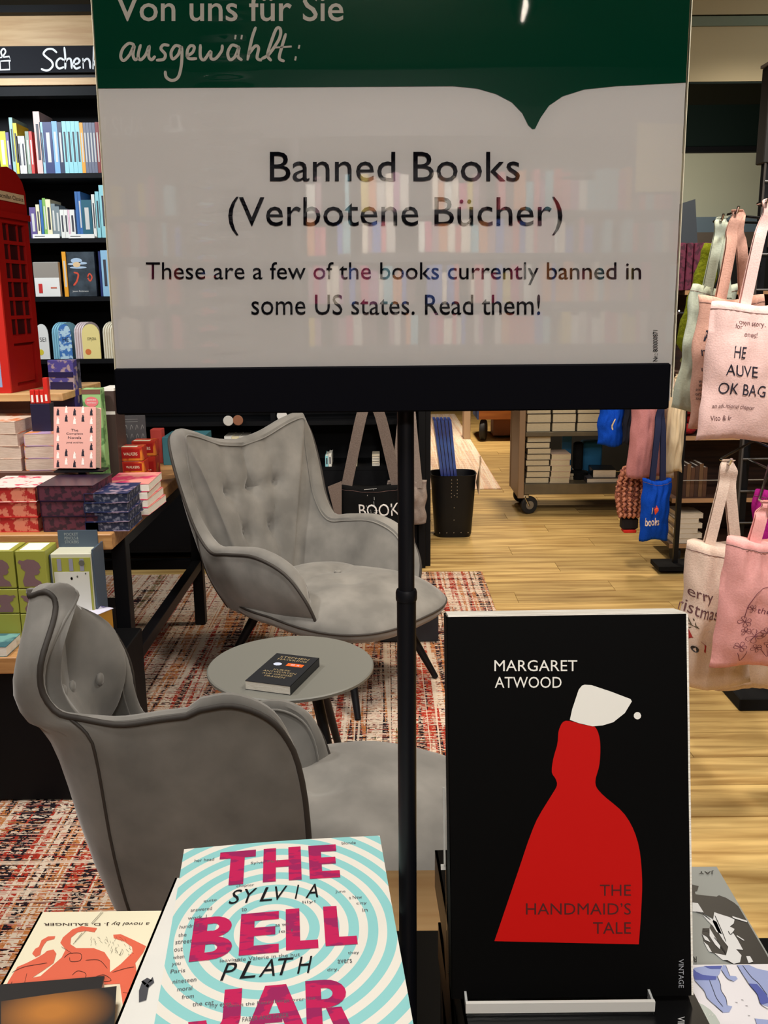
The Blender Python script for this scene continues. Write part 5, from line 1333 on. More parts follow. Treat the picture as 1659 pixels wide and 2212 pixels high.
mauve_c = mat('mauve_cotton', (224, 188, 182), .9, noise_s=220, bump=.15, col2=(232, 196, 190), spec=.1)
salmon_c = mat('salmon_cotton', (200, 158, 142), .9, noise_s=220, bump=.15, col2=(192, 148, 132), spec=.1)
cream_c = mat('natural_cotton', (214, 192, 176), .9, noise_s=240, bump=.15, col2=(204, 180, 164), spec=.1)
pinkc = mat('pink_cotton', (226, 160, 156), .9, noise_s=220, bump=.1, col2=(232, 168, 164), spec=.1)
mint_c = mat('mint_grey_cotton', (168, 176, 160), .9, noise_s=200, bump=.1, col2=(176, 184, 170), spec=.1)
mag_c = mat('magenta_cotton', (150, 24, 110), .85, noise_s=200, bump=.1, col2=(170, 34, 126), spec=.1)
old_pink = mat('old_rose_cotton', (176, 116, 118), .9, noise_s=200, bump=.1, col2=(188, 128, 130), spec=.1)
blue_c = mat('royal_blue_cotton', (8, 62, 168), .8, noise_s=200, bump=.1, col2=(14, 72, 184), spec=.1)
grey_c = mat('grey_cotton', (112, 98, 90), .9, noise_s=180, bump=.15, col2=(126, 112, 104), spec=.1)
blackc = mat('black_cotton', (10, 10, 11), .85, spec=.15)
inkb = mat('navy_ink', (30, 26, 44), .8); brown_ink = mat('brown_print', (96, 60, 62), .8)


def px_tote(label, pl, pr, yt, yb, Y, m, **k):
    a, b = PY(pl, (yt + yb) / 2, Y), PY(pr, (yt + yb) / 2, Y); zt_, zb_ = PY((pl + pr) / 2, yt, Y).z, PY((pl + pr) / 2, yb, Y).z
    t, prf = tote(label, (a.x + b.x) / 2, Y, zt_, b.x - a.x, zt_ - zb_, m, **k)
    w_, h_ = b.x - a.x, zt_ - zb_
    return t, (lambda X, Z: prf((X - (pl + pr) / 2) / (pr - pl) * w_, -(Z - yt) / (yb - yt) * h_))


# gridwall rack that carries the front bags
rk = thing('bag_rack', 'black grid wall rack with hooks carrying the pink tote bags, right edge', 'rack', (1.6, 3.2, 0))
MB().box(1.30, 2.6, 3.33, 3.40, 1.93, 2.24, ch=.003).build('header_panel', mat('black_brown', (20, 16, 14), .6), rk)
MB().box(1.295, 2.6, 3.325, 3.405, 2.2405, 2.25).build('top_edge', mat('edge_grey', (120, 112, 104), .5), rk)
for x in (1.31, 1.95, 2.55): MB().box(x, x + .03, 3.34, 3.37, .052, 1.93).build('upright', black, rk)
for k in range(9): MB().tube([(1.31 + k * .155, 3.335, .5), (1.31 + k * .155, 3.335, 1.93)], .004, 6).build('grid_wire', mat('wire_grey', (70, 66, 64), .4), rk)
for k in range(12): MB().tube([(1.31, 3.33, .55 + k * .12), (2.58, 3.33, .55 + k * .12)], .004, 6).build('grid_wire', mat('wire_grey', (0, 0, 0)), rk)
MB().box(1.30, 2.6, 3.15, 3.55, 0.0005, .05, ch=.004).build('base', blackm, rk)

TB = 'cotton tote bags hanging at the right'
t, f = px_tote('mauve cotton tote with black capital lettering, largest bag at right', 1528, 1742, 655, 950, 2.58, mauve_c, hh=.27, seed=3, group=TB, dp=.05, flare=.10, slant=-.02)
mb = MB()
for s_, x0, y0, x1, y1 in (('HE', 1576, 770, 1598, 745), ('AUVE', 1563, 809, 1624, 785), ('OK BAG', 1553, 850, 1642, 825)): txt(mb, s_, (x0, y0, x1, y1), f)
mb.build('lettering', inkb, t)
mb = MB()
for s_, x0, y0, x1, y1 in (('own story.', 1580, 702, 1632, 690), ('ones!', 1590, 723, 1617, 712), ('for', 1573, 708, 1586, 698), ('an additional chapter', 1548, 883, 1628, 871), ('Vito & Ir', 1547, 908, 1586, 897)): txt(mb, s_, (x0, y0, x1, y1), f)
mb.build('lettering', brown_ink, t)
t, f = px_tote('salmon cotton tote with partly hidden letters, just left of the largest bag', 1498, 1640, 642, 920, 2.74, salmon_c, hh=.24, seed=7, group=TB, flare=.05, dp=.03)
mb = MB()
for s_, x0, y0, x1, y1 in (('K', 1516, 734, 1536, 712), ('r', 1514, 765, 1522, 752), ('un', 1512, 797, 1529, 790), ('walk', 1509, 821, 1527, 813), ('were', 1510, 830, 1530, 823), ('picked', 1507, 839, 1530, 832), ('orb be', 1506, 848, 1530, 841), ('subs', 1506, 857, 1527, 850)): txt(mb, s_, (x0, y0, x1, y1), f)
mb.build('lettering', inkb, t)
t, f = px_tote('pale mint grey tote at the left end of the front bags', 1488, 1590, 618, 885, 2.90, mint_c, hh=.2, seed=11, group=TB, slant=-.10, dp=.02)
t, f = px_tote('natural cotton tote with Christmas lettering and a red truck', 1474, 1622, 1172, 1478, 2.50, cream_c, hh=.235, seed=5, group=TB, flare=.16, dp=.06)
mb = MB(); txt(mb, 'erry', (1478, 1290, 1520, 1268), f); txt(mb, 'ristmas', (1468, 1318, 1534, 1294), f); mb.build('lettering', brown_ink, t)
mb = MB(); poly(mb, [(1470, 1352), (1490, 1350), (1496, 1362), (1512, 1367), (1522, 1374), (1520, 1390), (1488, 1388), (1466, 1380)], f); mb.build('truck_print', mat('truck_red', (150, 26, 22), .8), t)
mb = MB(); [poly(mb, [(c_ + 7 * math.cos(k * .6), 1386 + 7 * math.sin(k * .6)) for k in range(11)], lambda x, y: f(x, y) + Vector((0, -.001, 0))) for c_ in (1500,)]; mb.build('wheel_print', ink, t)
mb = MB()
for q in ([(1462, 1330), (1502, 1340)], [(1466, 1322), (1474, 1334)], [(1474, 1322), (1482, 1336)], [(1483, 1324), (1491, 1338)], [(1492, 1326), (1499, 1340)], [(1468, 1342), (1476, 1332)], [(1478, 1344), (1486, 1334)], [(1490, 1346), (1500, 1338)]): stroke(mb, q, f, 3.2, smooth=False)
mb.build('tree_print', mat('tree_brown', (84, 70, 52), .8), t)
t, f = px_tote('pink cotton tote with outlined flowers, in front at lower right', 1560, 1720, 1165, 1436, 2.28, pinkc, hh=.10, seed=2, group=TB, flare=.22, dp=.05)
mb = MB()
for s_, x0, y0, x1, y1 in (('I could', 1643, 1290, 1690, 1280), ('there are', 1624, 1310, 1690, 1298), ('Bi', 1648, 1334, 1662, 1325)): txt(mb, s_, (x0, y0, x1, y1), f, shear=.2)
random.seed(11)
for cx_, cy_, r_ in ((1612, 1300, 9), (1602, 1330, 12), (1622, 1362, 16), (1642, 1352, 12), (1600, 1385, 11), (1630, 1392, 11), (1655, 1378, 12), (1606, 1352, 9)):
    for k in range(5):
        a = k * 1.257 + random.random(); stroke(mb, [(cx_, cy_), (cx_ + r_ * .8 * math.cos(a - .4), cy_ + r_ * .8 * math.sin(a - .4)), (cx_ + r_ * math.cos(a), cy_ + r_ * math.sin(a)), (cx_ + r_ * .8 * math.cos(a + .4), cy_ + r_ * .8 * math.sin(a + .4)), (cx_, cy_)], f, .9, 3)
for q in ([(1600, 1322), (1604, 1290), (1620, 1262), (1640, 1250)], [(1596, 1400), (1604, 1420), (1612, 1396)], [(1640, 1396), (1652, 1412), (1650, 1386)]): stroke(mb, q, f, 1.1)
mb.build('flower_print', mat('plum_ink', (110, 50, 66), .8), t)
t, f = px_tote('natural cotton tote behind the flowered pink one, only its corners showing', 1560, 1720, 1200, 1486, 2.74, cream_c, hh=.20, seed=8, group=TB, dp=.05)
t, f = px_tote('magenta cotton tote at the right edge between the two rows', 1622, 1760, 1062, 1300, 2.60, mag_c, hh=.10, seed=9, group=TB, dp=.03)
# hooks that carry them
for x, Y, z in ((PY(1632, 700, 2.58).x, 2.58, PY(1632, 655, 2.58).z + .265), (PY(1569, 700, 2.74).x, 2.74, PY(1569, 642, 2.74).z + .235), (PY(1539, 700, 2.90).x, 2.90, PY(1539, 618, 2.90).z + .195),
                (PY(1548, 1300, 2.50).x, 2.50, PY(1548, 1172, 2.50).z + .23), (PY(1640, 1300, 2.28).x, 2.28, PY(1640, 1165, 2.28).z + .095), (PY(1640, 1300, 2.74).x, 2.74, PY(1640, 1200, 2.74).z + .195), (PY(1691, 1200, 2.6).x, 2.60, PY(1691, 1062, 2.6).z + .095)):
    xr_ = max(x, 1.33)
    MB().tube([(x, Y - .03, z + .012), (x, Y - .02, z - .003), (x, Y + .05, z - .003), (xr_, 3.12, z + .0), (xr_, 3.33, z + .0)], .004, 8).build('hook', chrome, rk, smooth='angle')
# olive felt pouch
pA, pB = PY(1540, 528, 3.0), PY(1484, 762, 3.0)
t_ = thing('felt_roll', 'olive green felt roll in clear wrap hanging left of the tote bags', 'roll', tuple(pB))
mb = MB(); ax = [pA.lerp(pB, k / 14) for k in range(15)]
mb.tube(ax, [.026 + .020 * (k / 14) ** .8 + .003 * math.sin(k * 2) for k in range(13)] + [.040, .018], 20); mb.build('felt_body', mat('olive_felt', (116, 124, 24), .95, noise_s=80, col2=(96, 104, 18), bump=.4, spec=.1), t_, smooth=True)
MB().tube([pB + Vector((.0, -.0, .0)), pB + Vector((.006, 0, -.016)), pB + Vector((.012, -.003, -.035))], [.010, .028, .022], 14).build('wrap_end', mat('wrap_olive', (126, 128, 70), .25), t_, smooth=True)
MB().tube([pA, pA + Vector((.05, .02, .035)), Vector((1.32, 3.33, pA.z - .06))], .003, 6).build('strap', blackm, t_)

# ================================================================== MOBILE SHELF UNIT behind the bags
MY = 5.08
t = thing('shelf_unit', 'brown mobile shelf unit on castors, right background', 'shelf', (2.2, MY + .2, 0))
walnut = mat('walnut_veneer', (74, 46, 32), .55, noise_s=5, col2=(52, 32, 24), stretch=(1, 12, 12)); lip_m = mat('shelf_lip', (176, 134, 96), .5)
x0u = PY(1452, 1100, MY).x
zu = [PY(1480, yy, MY).z for yy in (1176, 1078, 943, 806, 628)]
for z in zu:
    MB().box(x0u, 3.0, MY + .006, MY + .40, z - .022, z).build('shelf', walnut, t); MB().box(x0u - .003, 3.0, MY, MY + .0055, z - .022, z + .002).build('shelf_edge', lip_m, t)
MB().box(x0u, 3.0, MY + .4005, MY + .42, .10, zu[4]).build('back_panel', walnut, t)
MB().box(x0u + .01, x0u + .03, MY + .3, MY + .399, .10, zu[4] - .023).build('side_panel', walnut, t)
for x in (x0u + .05, 2.9):
    mb = MB(); mb.lathe([(.012, -.02), (.045, -.02), (.05, -.012), (.05, .012), (.045, .02), (.012, .02)], 20, M=Matrix.Translation((x, MY + .06, .05)) @ Matrix.Rotation(R(90), 4, 'Y')); mb.build('castor', rubber, t, smooth='angle')
    MB().box(x - .026, x + .026, MY + .03, MY + .09, .085, zu[0] - .0225).build('castor_fork', steel, t)
# dark wine tins on the top shelf
wine = speckle('wine_filigree', (66, 14, 38), (104, 34, 62), 40)
for k, (a, b, lab) in enumerate(((1452, 1484, 'left'), (1486, 1500, 'narrow middle'), (1502, 1548, 'wide right'))):
    xx0, xx1 = PY(a, 560, MY).x, PY(b, 560, MY).x
    o = MB().box(xx0, xx1, MY + .02, MY + .22, zu[4] + .0006, PY(a, 524, MY).z, ch=.004); tag(o.build('storage_tin', wine), 'wine red filigree tin on top of the shelf unit, the %s one' % lab, 'tin', 'wine red tins')
# leaning dark panels above the tins
for k, (q, c_, lab) in enumerate((([(1470, 440), (1502, 430), (1519, 520), (1470, 520)], (58, 66, 74), 'blue-grey board leaning on the shelf unit beside the sign'),)):
    Y_ = MY + .3; pts = [PY(x, y, Y_) for x, y in q]
    for v in pts:
        if v.z < PY(1480, 500, Y_).z: v.z = zu[4] + .001
    vs = pts + [v + Vector((0, .02, 0)) for v in pts]
    tag(MB().add(vs, [(0, 1, 2, 3), (7, 6, 5, 4), (0, 4, 5, 1), (1, 5, 6, 2), (2, 6, 7, 3), (3, 7, 4, 0)]).build('leaning_board', mat('board_%d' % k, c_, .5)), lab, 'board')
# brown books on the middle shelves
for k in range(7):
    a = 1474 + k * 9
    spine_book('%s brown-spined book from the left, shelf at waist height of the unit' % ordn[k], PY(a, 1000, MY).x, PY(a + 8.4, 1000, MY).x, MY + .05, zu[1] + .001, .17 + .01 * (k % 3), [(92, 62, 46), (70, 48, 40), (110, 80, 56)][k % 3], 'brown books in the shelf unit')
for k in range(6):
    flat_book('paperback', 'cream paperback, %s from the bottom on the lowest shelf of the unit' % ordn[k], PY(1484, 1150, MY).x + .02 * (k % 2), MY + .12, zu[0] + .0006 + k * .0292, .14, .2, .0285, mat('cream_cover2', (214, 196, 170), .5), [0, .05, -.03, .02, 0, .04][k], pages)
for k in range(5):
    p = PY(1484 + (k % 2) * 14, 938, MY + .06); 
    o = MB().lathe([(.004, -.03), (.045, -.026), (.06, 0), (.045, .026), (.004, .03)], 16, M=FR((p.x + .02 * (k % 2), MY + .09, zu[2] + .032 + .056 * k), k * .7, .0)); tag(o.build('folded_hat', mat('red_knit', (168, 26, 26), .95, noise_s=60, col2=(130, 16, 20), bump=.5), smooth=True), 'red knitted hat, %s from the bottom of the pile in the unit' % ordn[k], 'hat', 'pile of red knitted hats')
# wire edge
mb = t
MB().tube([(x0u + .05, MY + .03, zu[1] + .10), (2.2, MY + .03, zu[1] + .10)], .003, 6).build('wire_rail', mat('wire_light', (150, 144, 136), .3), t)

# rail at the unit's left end with the small bags
t = thing('hanging_rail', 'black rail with uprights carrying the small tote bags beside the shelf unit', 'rail', (1.5, 4.95, 0))
MB().tube([(1.28, 4.92, 1.40), (1.78, 4.92, 1.40)], .008, 10).build('rail', black, t)
MB().box(1.60, 1.625, 4.93, 4.955, .045, 1.40).build('upright', black, t)
MB().box(1.50, 1.72, 4.86, 5.02, .02, .045).build('foot', blackm, t)
for x in (1.54, 1.69): MB().lathe([(.004, -.012), (.02, -.012), (.02, .012), (.004, .012)], 14, M=Matrix.Translation((x, 4.94, .0205)) @ Matrix.Rotation(R(90), 4, 'Y')).build('castor', rubber, t)
for x in (1.34, 1.5, 1.64, 1.74): MB().tube([(x, 4.92, 1.40), (x, 4.80, 1.40), (x, 4.78, 1.415)], .004, 6).build('hook', chrome, t)
SG = 'small tote bags beside the shelf unit'
tt, f = px_tote('plain royal blue tote hanging at the left above the peach knit bag', 1292, 1346, 850, 962, 5.02, blue_c, hh=.12, seed=4, group=SG, flare=.0, dp=.05)
mb = MB(); stroke(mb, [(1322, 900), (1320, 912), (1322, 922)], f, 3); mb.build('tag_print', flat((206, 186, 150)), tt)
tt, f = px_tote('old rose tote hanging left of the cream printed one', 1362, 1430, 840, 1030, 4.86, old_pink, hh=.10, seed=6, group=SG, flare=.12, dp=.06)
tt, f = px_tote('cream tote with black ink drawing beside the shelf unit', 1412, 1462, 830, 1036, 4.96, cream_c, hh=.10, seed=12, group=SG, flare=.05, dp=.03)
mb = MB(); random.seed(4)
for i in range(14):
    a, b = random.uniform(1424, 1440), 890 + i * 9; stroke(mb, [(a, b), (a + random.uniform(-6, 6), b + 5), (a + random.uniform(-4, 8), b + 9)], f, 2.6)
mb.build('ink_print', ink, tt)
tt, f = px_tote('plain cream tote right under the end of the sign bar', 1440, 1478, 842, 1020, 4.80, mat('ecru_cotton', (216, 196, 164), .9), hh=.08, seed=13, group=SG, flare=.0, dp=.03)
tt, f = px_tote('royal blue tote with a red heart and the word books', 1384, 1446, 1036, 1166, 4.74, blue_c, hh=.42, seed=14, group=SG, flare=.0, dp=.05, handle_m=mat('dark_blue_strap', (8, 20, 60), .8))
mb = MB(); txt(mb, 'books', (1392, 1132, 1421, 1114), f, bold=.02); stroke(mb, [(1404, 1092), (1403, 1104)], f, 2.6, smooth=False); mb.build('lettering', flat((224, 204, 190)), tt)
mb = MB(); poly(mb, [(1411, 1108), (1407, 1096), (1408, 1090), (1411, 1092), (1413, 1086), (1416, 1092), (1416, 1098)], f); mb.build('heart_print', flat((220, 70, 44)), tt)
tt, f = px_tote('dark navy tote hanging right of the plain royal blue one', 1346, 1380, 850, 958, 5.0, mat('navy_cotton', (8, 14, 34), .85), hh=.12, seed=24, group=SG, flare=.0, dp=.03)
# peach knit bag
pk_ = PY(1362, 1065, 4.95)
t_ = thing('knit_bag', 'peach chunky knitted bag with a dark base hanging beside the blue tote', 'bag', (pk_.x, 4.95, pk_.z - .12))
kn = mat('peach_knit', (190, 124, 98), .95, noise_s=50, col2=(120, 60, 54), thr=(.5, .62), bump=.8)
mb = MB(); random.seed(8)
for i in range(6):
    for j in range(9):
        a = i / 5 - .5; z = .13 - j * .029; wv = (.062 + .02 * math.sin(math.pi * j / 8))
        mb.tube([(pk_.x + a * 2 * wv, 4.93 + .02 * abs(a), pk_.z + z), (pk_.x + a * 2 * wv + .012, 4.918 + .02 * abs(a), pk_.z + z - .014), (pk_.x + a * 2 * wv, 4.93, pk_.z + z - .03)], .010, 6)
mb.build('knit_loops', kn, t_, smooth=True, kind='stuff')
MB().lathe([(.02, -.15), (.058, -.13), (.078, -.02), (.062, .08), (.04, .14), (.01, .15)], 20, M=FR((pk_.x, 4.985, pk_.z)) @ Matrix.Diagonal((1, .7, 1, 1))).build('body', kn, t_, smooth=True)
MB().box(pk_.x - .04, pk_.x + .05, 4.94, 5.0, pk_.z - .205, pk_.z - .14, ch=.008).build('base', mat('dark_felt', (22, 16, 22), .9), t_)
MB().box(pk_.x - .03, pk_.x + .04, 4.935, 4.995, pk_.z - .222, pk_.z - .2055, ch=.003).build('red_tip', mat('red_felt', (206, 36, 26), .9), t_)
MB().tube([(pk_.x, 4.985, pk_.z + .14), (1.36, 4.92, 1.395)], .004, 6).build('cord', kn, t_)

# ================================================================== STEEL BOOK TROLLEY
TY = 6.32
t = thing('book_trolley', 'grey steel book trolley on castors loaded with page-edge-out books', 'trolley', (1.6, TY + .2, 0))
xt0, xt1 = PY(1120, 1000, TY).x, 2.35
zd, zm = PY(1150, 1046, TY).z, PY(1150, 934, TY).z
steel_w = mat('worn_steel', (98, 90, 74), .45, metal=.5, noise_s=6, col2=(120, 108, 86))
MB().box(xt0 + .045, xt1, TY, TY + .44, zd - .075, zd, ch=.003).build('lower_deck', steel_w, t)
MB().box(xt0 + .045, xt1 - .3, TY, TY + .44, zm - .03, zm, ch=.003).build('upper_deck', steel_w, t)
for x in (xt0, xt1 - .05): MB().box(x, x + .042, TY - .004, TY + .03, zd - .10, 1.02, ch=.003).box(x, x + .042, TY + .41, TY + .444, zd - .10, 1.02, ch=.003).box(x + .004, x + .03, TY + .031, TY + .409, zd - .1, 1.0).build('end_frame', mat('tan_steel', (140, 112, 84), .5), t)
for x in (xt0 + .05, xt1 - .08):
    for yy in (TY + .03, TY + .40):
        M_ = Matrix.Translation((x + .035, yy, .064)) @ Matrix.Rotation(R(20), 4, 'Z') @ Matrix.Rotation(R(90), 4, 'X')
        w0 = MB().lathe([(.030, -.014), (.058, -.014), (.063, -.009), (.063, .009), (.058, .014), (.030, .014)], 24, M=M_); wo = w0.build('castor_wheel', rubber, t, smooth='angle')
        MB().lathe([(.004, -.016), (.030, -.0145), (.030, .0145), (.004, .016)], 20, M=M_).build('wheel_hub', mat('grey_hub', (122, 112, 98), .5), wo, smooth='angle')
        MB().box(x - .012, x + .03, yy - .024, yy + .024, .115, zd - .0755, ch=.004).tube([(x + .0, yy - .02, .13), (x + .035, yy - .02, .06)], .007, 8).tube([(x + .0, yy + .02, .13), (x + .035, yy + .02, .06)], .007, 8).build('castor_fork', chrome, t)


def page_book(label, pl, pr, yb, yt, Y, grp, m=pages, cov_=None, rot=0):
    a, b = PY(pl, yb, Y), PY(pr, yb, Y); th = PY(pl, yt, Y).z - a.z
    return a, b, th


pgm = mat('grey_cream_pages', (206, 192, 160), .8, noise_s=40, col2=(186, 170, 140), stretch=(1, 1, 30), bump=.2)
for col_, (pl, pr, n_, yt) in enumerate(((1137, 1188, 8, 944), (1190, 1232, 5, 982))):
    x0_, x1_ = PY(pl, 1040, TY + .01).x, PY(pr, 1040, TY + .01).x; H_ = PY(pl, yt, TY + .01).z - zd; th = H_ / n_
    for k in range(n_):
        one_mesh_book('paperback', 'thick cream-paged book, %s from the bottom, %s stack on the lower trolley deck' % (ordn[k], ['left', 'right'][col_]), FR(((x0_ + x1_) / 2 + .004 * ((k * 7) % 3 - 1), TY + .13, zd + .0006 + k * th), math.pi / 2 * 0 + .01 * ((k * 5) % 3 - 1)) @ Matrix.Rotation(R(180), 4, 'Z'), x1_ - x0_, .2, th - .0008,
                      mat('dark_trolley_cover', (34, 30, 30), .5) if col_ == 0 else mat('pale_rose_cover', (206, 180, 160), .5), pgm, 'thick books on the lower trolley deck')
for col_, (pl, pr) in enumerate(((1137, 1190), (1192, 1244), (1246, 1298))):
    x0_, x1_ = PY(pl, 930, TY + .01).x, PY(pr, 930, TY + .01).x
    for k in range(4):
        th = .062
        one_mesh_book('paperback', 'thick cream-paged book, %s from the bottom, %s stack on the upper trolley deck' % (ordn[k], ['left', 'middle', 'right'][col_]), FR(((x0_ + x1_) / 2 + .003 * (k % 2), TY + .12, zm + .0006 + k * th), 0) @ Matrix.Rotation(R(180), 4, 'Z'), x1_ - x0_ - .004, .2, th - .001, mat('dark_trolley_cover', (34, 30, 30), .5), pgm, 'thick books on the upper trolley deck')
pz_ = PY(1290, 1036, TY)
for k, (a, b, th, c_, lab, dy, rt) in enumerate(((1270, 1340, .03, (70, 66, 70), 'wide grey-edged book lying lowest at the trolley centre', .0, 0), (1286, 1336, .055, (22, 20, 20), 'black-covered thick book lying on the wide grey one', .02, -.06))):
    x0_, x1_ = PY(a, 1036, TY).x, PY(b, 1036, TY).x
    flat_book('paperback', lab, (x0_ + x1_) / 2, TY + .13 + dy, zd + .0006 + (0 if k == 0 else .031), x1_ - x0_, .2, th, mat('cv%d%d%d' % c_, c_, .4), rt, pages, flush=False)
for k in range(3):
    flat_book('paperback', 'limp cream magazine, %s of the three on the trolley' % ords[k], PY(1246, 1000, TY).x + .01 * k, TY + .24, zd + .0006 + k * .0152, .13, .19, .0145, mat('cream_cover2', (0, 0, 0)), [.1, -.05, .2][k], pgm)
o = MB().box(PY(1242, 930, TY + .2).x, PY(1262, 930, TY + .2).x, TY + .19, TY + .25, zd + .055, zd + .26, ch=.012).lathe([(.01, 0), (.07, 0), (.075, .05), (.02, .056)], 16, M=FR((PY(1252, 930, TY + .2).x, TY + .20, zd + .0006)))
tag(o.build('display_stand', blackm), 'black upright display stand on the lower trolley deck', 'stand')
# blue sign card and black bag stand on the trolley
o = MB().box(PY(1215, 930, TY + .3).x, PY(1236, 930, TY + .3).x, TY + .30, TY + .31, zd + .06, zd + .30, ch=.002)
tag(o.box(PY(1213, 930, TY + .3).x, PY(1238, 930, TY + .3).x, TY + .28, TY + .33, zd + .0006, zd + .06).build('card_stand', mat('sky_card', (38, 120, 170), .5)), 'sky blue card standing on the lower trolley deck', 'card')
o = MB().box(PY(1258, 960, TY + .3).x, PY(1300, 960, TY + .3).x, TY + .27, TY + .40, zd + .0006, zd + .25, ch=.012)
tag(o.build('folded_cloth', mat('sky_cloth', (30, 104, 150), .8)), 'folded sky blue cloth pile on the lower trolley deck', 'cloth')

# orange wooden trolley far behind
OY = 9.7
t = thing('wooden_trolley', 'orange-brown wooden box trolley on black wheels, far background', 'trolley', (1.4, OY, 0))
xo0 = PY(1034, 900, OY).x
MB().box(xo0, 1.95, OY, OY + .5, .23, .80, ch=.004).build('box_body', mat('orange_ply', (176, 106, 42), .5, noise_s=3, col2=(150, 84, 32), stretch=(1, 1, 10)), t)
MB().box(xo0 - .012, xo0 - .0005, OY - .002, OY + .5, .23, .80).build('blue_edge', mat('blue_edge', (50, 80, 140), .5), t)
MB().box(xo0 + .18, 1.90, OY + .2, OY + .45, .03, .23).build('under_shadow', mat('under_shadow_brown', (120, 66, 28), .6), t)  # brown block standing in for the shadow beneath the trolley
for x in (xo0 + .06, xo0 + .93):
    MB().lathe([(.01, -.03), (.10, -.03), (.11, -.018), (.11, .018), (.10, .03), (.01, .03)], 20, M=Matrix.Translation((x, OY + .08, .112)) @ Matrix.Rotation(R(75), 4, 'Z') @ Matrix.Rotation(R(90), 4, 'X')).build('wheel', rubber, t, smooth='angle')
o = MB().box(.86, .93, OY + .1, OY + .30, .0085, .40, M=None, ch=.004); tag(o.build('board_stand', mat('pale_board', (196, 170, 140), .6)), 'narrow pale board standing left of the wooden trolley', 'board')

# ================================================================== BLACK BASKET WITH MAGAZINES
KY = 5.80
bx = PY(978, 1100, KY).x
t = thing('basket', 'tall black riveted waste basket with magazines, beside the bookcase post', 'basket', (bx, KY, 0))
zr = PY(978, 1022, KY).z
n_ = 32
def sq(a, r, k=.55):
    c, s = math.cos(a), math.sin(a); return (r * math.copysign(abs(c) ** k, c), r * .85 * math.copysign(abs(s) ** k, s))
lv = [(.0005, .112), (.02, .118), (zr * .5, .130), (zr, .144), (zr + .004, .148), (zr + .004, .140), (zr - .01, .137), (zr * .5, .124), (.03, .112)]
vs = []; fs = []
for z, r in lv:
    for k in range(n_): a, b = sq(2 * math.pi * k / n_, r); vs.append((bx + a, KY + b, z))
for i in range(len(lv) - 1):
    for k in range(n_): fs.append((i * n_ + k, i * n_ + (k + 1) % n_, (i + 1) * n_ + (k + 1) % n_, (i + 1) * n_ + k))
fs += [tuple(range(n_ - 1, -1, -1)), tuple((len(lv) - 1) * n_ + k for k in range(n_))]
MB().add(vs, fs).build('body', mat('black_hide', (8, 8, 10), .5, spec=.3), t, smooth='angle')
for (dx, zf) in [(-.018, zr - .02 - .022 * k) for k in range(6)] + [(.018, zr - .02 - .022 * k) for k in range(6)] + [(0, .28), (0, .20), (0, .12)] + [(-.09 + .045 * k, .035) for k in range(5)]:
    r = .118 + (.144 - .118) * zf / zr
    MB().lathe([(.0005, 0), (.0042, 0), (.003, .002), (.0005, .0026)], 8, M=Matrix.Translation((bx + dx, KY - r * .85 - .0004, zf)) @ Matrix.Rotation(R(90), 4, 'X')).build('rivet', chrome, t)
# blue magazines leaning in it
for k in range(5):
    pT, pBm = PY(938 + k * 8, 905, KY + .0), PY(955 + k * 7, 1035, KY)
    ob = MB().box(-.0085, .0085, -.09, .09, 0, (pT - pBm).length)
    M_ = Matrix.Translation(pBm + Vector((0, .0, 0))) @ (Matrix.Rotation(-math.atan2(pBm.x - pT.x, pT.z - pBm.z), 4, 'Y'))
    ob.v = [tuple(M_.to_3x3() @ Vector(v)) for v in ob.v]
    oo_ = ob.build('magazine', mat('blue_glossy', (66, 96, 170), .3, noise_s=6, col2=(40, 44, 110))); oo_.location = pBm
    tag(oo_, 'glossy blue magazine standing in the black basket, %s from the left' % ordn[k], 'magazine', 'blue magazines in the basket')
for k, (px, pyt, pyb, dx, lab) in enumerate(((936, 975, 1040, -.02, 'left'), (1022, 978, 1060, .03, 'right'))):
    a, b = PY(px, pyb, KY), PY(px, pyt, KY)
    sgn = -1 if k == 0 else 1
    vs = [Vector((bx + sgn * .151, KY - .12, a.z)), Vector((bx + sgn * .158, KY + .12, a.z + .03)), Vector((bx + sgn * .185, KY + .12, b.z - .08)), Vector((bx + sgn * .155, KY - .12, b.z))]
    vs += [v + Vector((sgn * .008, 0, 0)) for v in vs]
    MB().add(vs, [(0, 1, 2, 3), (7, 6, 5, 4), (0, 4, 5, 1), (1, 5, 6, 2), (2, 6, 7, 3), (3, 7, 4, 0)]).build('side_board', mat('pale_board', (0, 0, 0)), t)

# ================================================================== GREY AND BLACK TOTES behind the rear armchair
GY = 4.86
t, f = px_tote('black tote with grey edging and the word BOOK, behind the rear armchair', 724, 884, 1048, 1222, GY, blackc, hh=.52, seed=21, group='bags hanging on the bookcase', handle_m=grey_c, hgap=.36, hw=.06, dp=.04, flare=.0)
mb = MB(); txt(mb, 'BOOK', (776, 1110, 862, 1084), f); mb.build('lettering', flat((224, 222, 220)), t)
mb = MB(); stroke(mb, [(788, 1037), (814, 1036)], f, 2.4, smooth=False)
for q in ([(788, 1052), (814, 1050)], [(808, 1052), (809, 1074)], [(800, 1096), (816, 1097)], [(800, 1100), (815, 1101)], [(794, 1064), (792, 1090)], [(808, 1078), (809, 1090)]): stroke(mb, q, f, 1.6, smooth=False)
mb.build('line_print', mat('print_lines', (170, 170, 170), .7), t, kind='stuff')
for s_, q in ((-1, [(708, 1052), (738, 1040), (738, 1136), (728, 1132)]), (1, [(870, 1058), (884, 1052), (902, 1225), (884, 1225)])):
    pts = [PY(x, y, GY - .05) for x, y in q]; vs = pts + [v + Vector((0, .012, 0)) for v in pts]
    MB().add(vs, [(0, 1, 2, 3), (7, 6, 5, 4), (0, 4, 5, 1), (1, 5, 6, 2), (2, 6, 7, 3), (3, 7, 4, 0)]).build('side_gusset', grey_c, t)
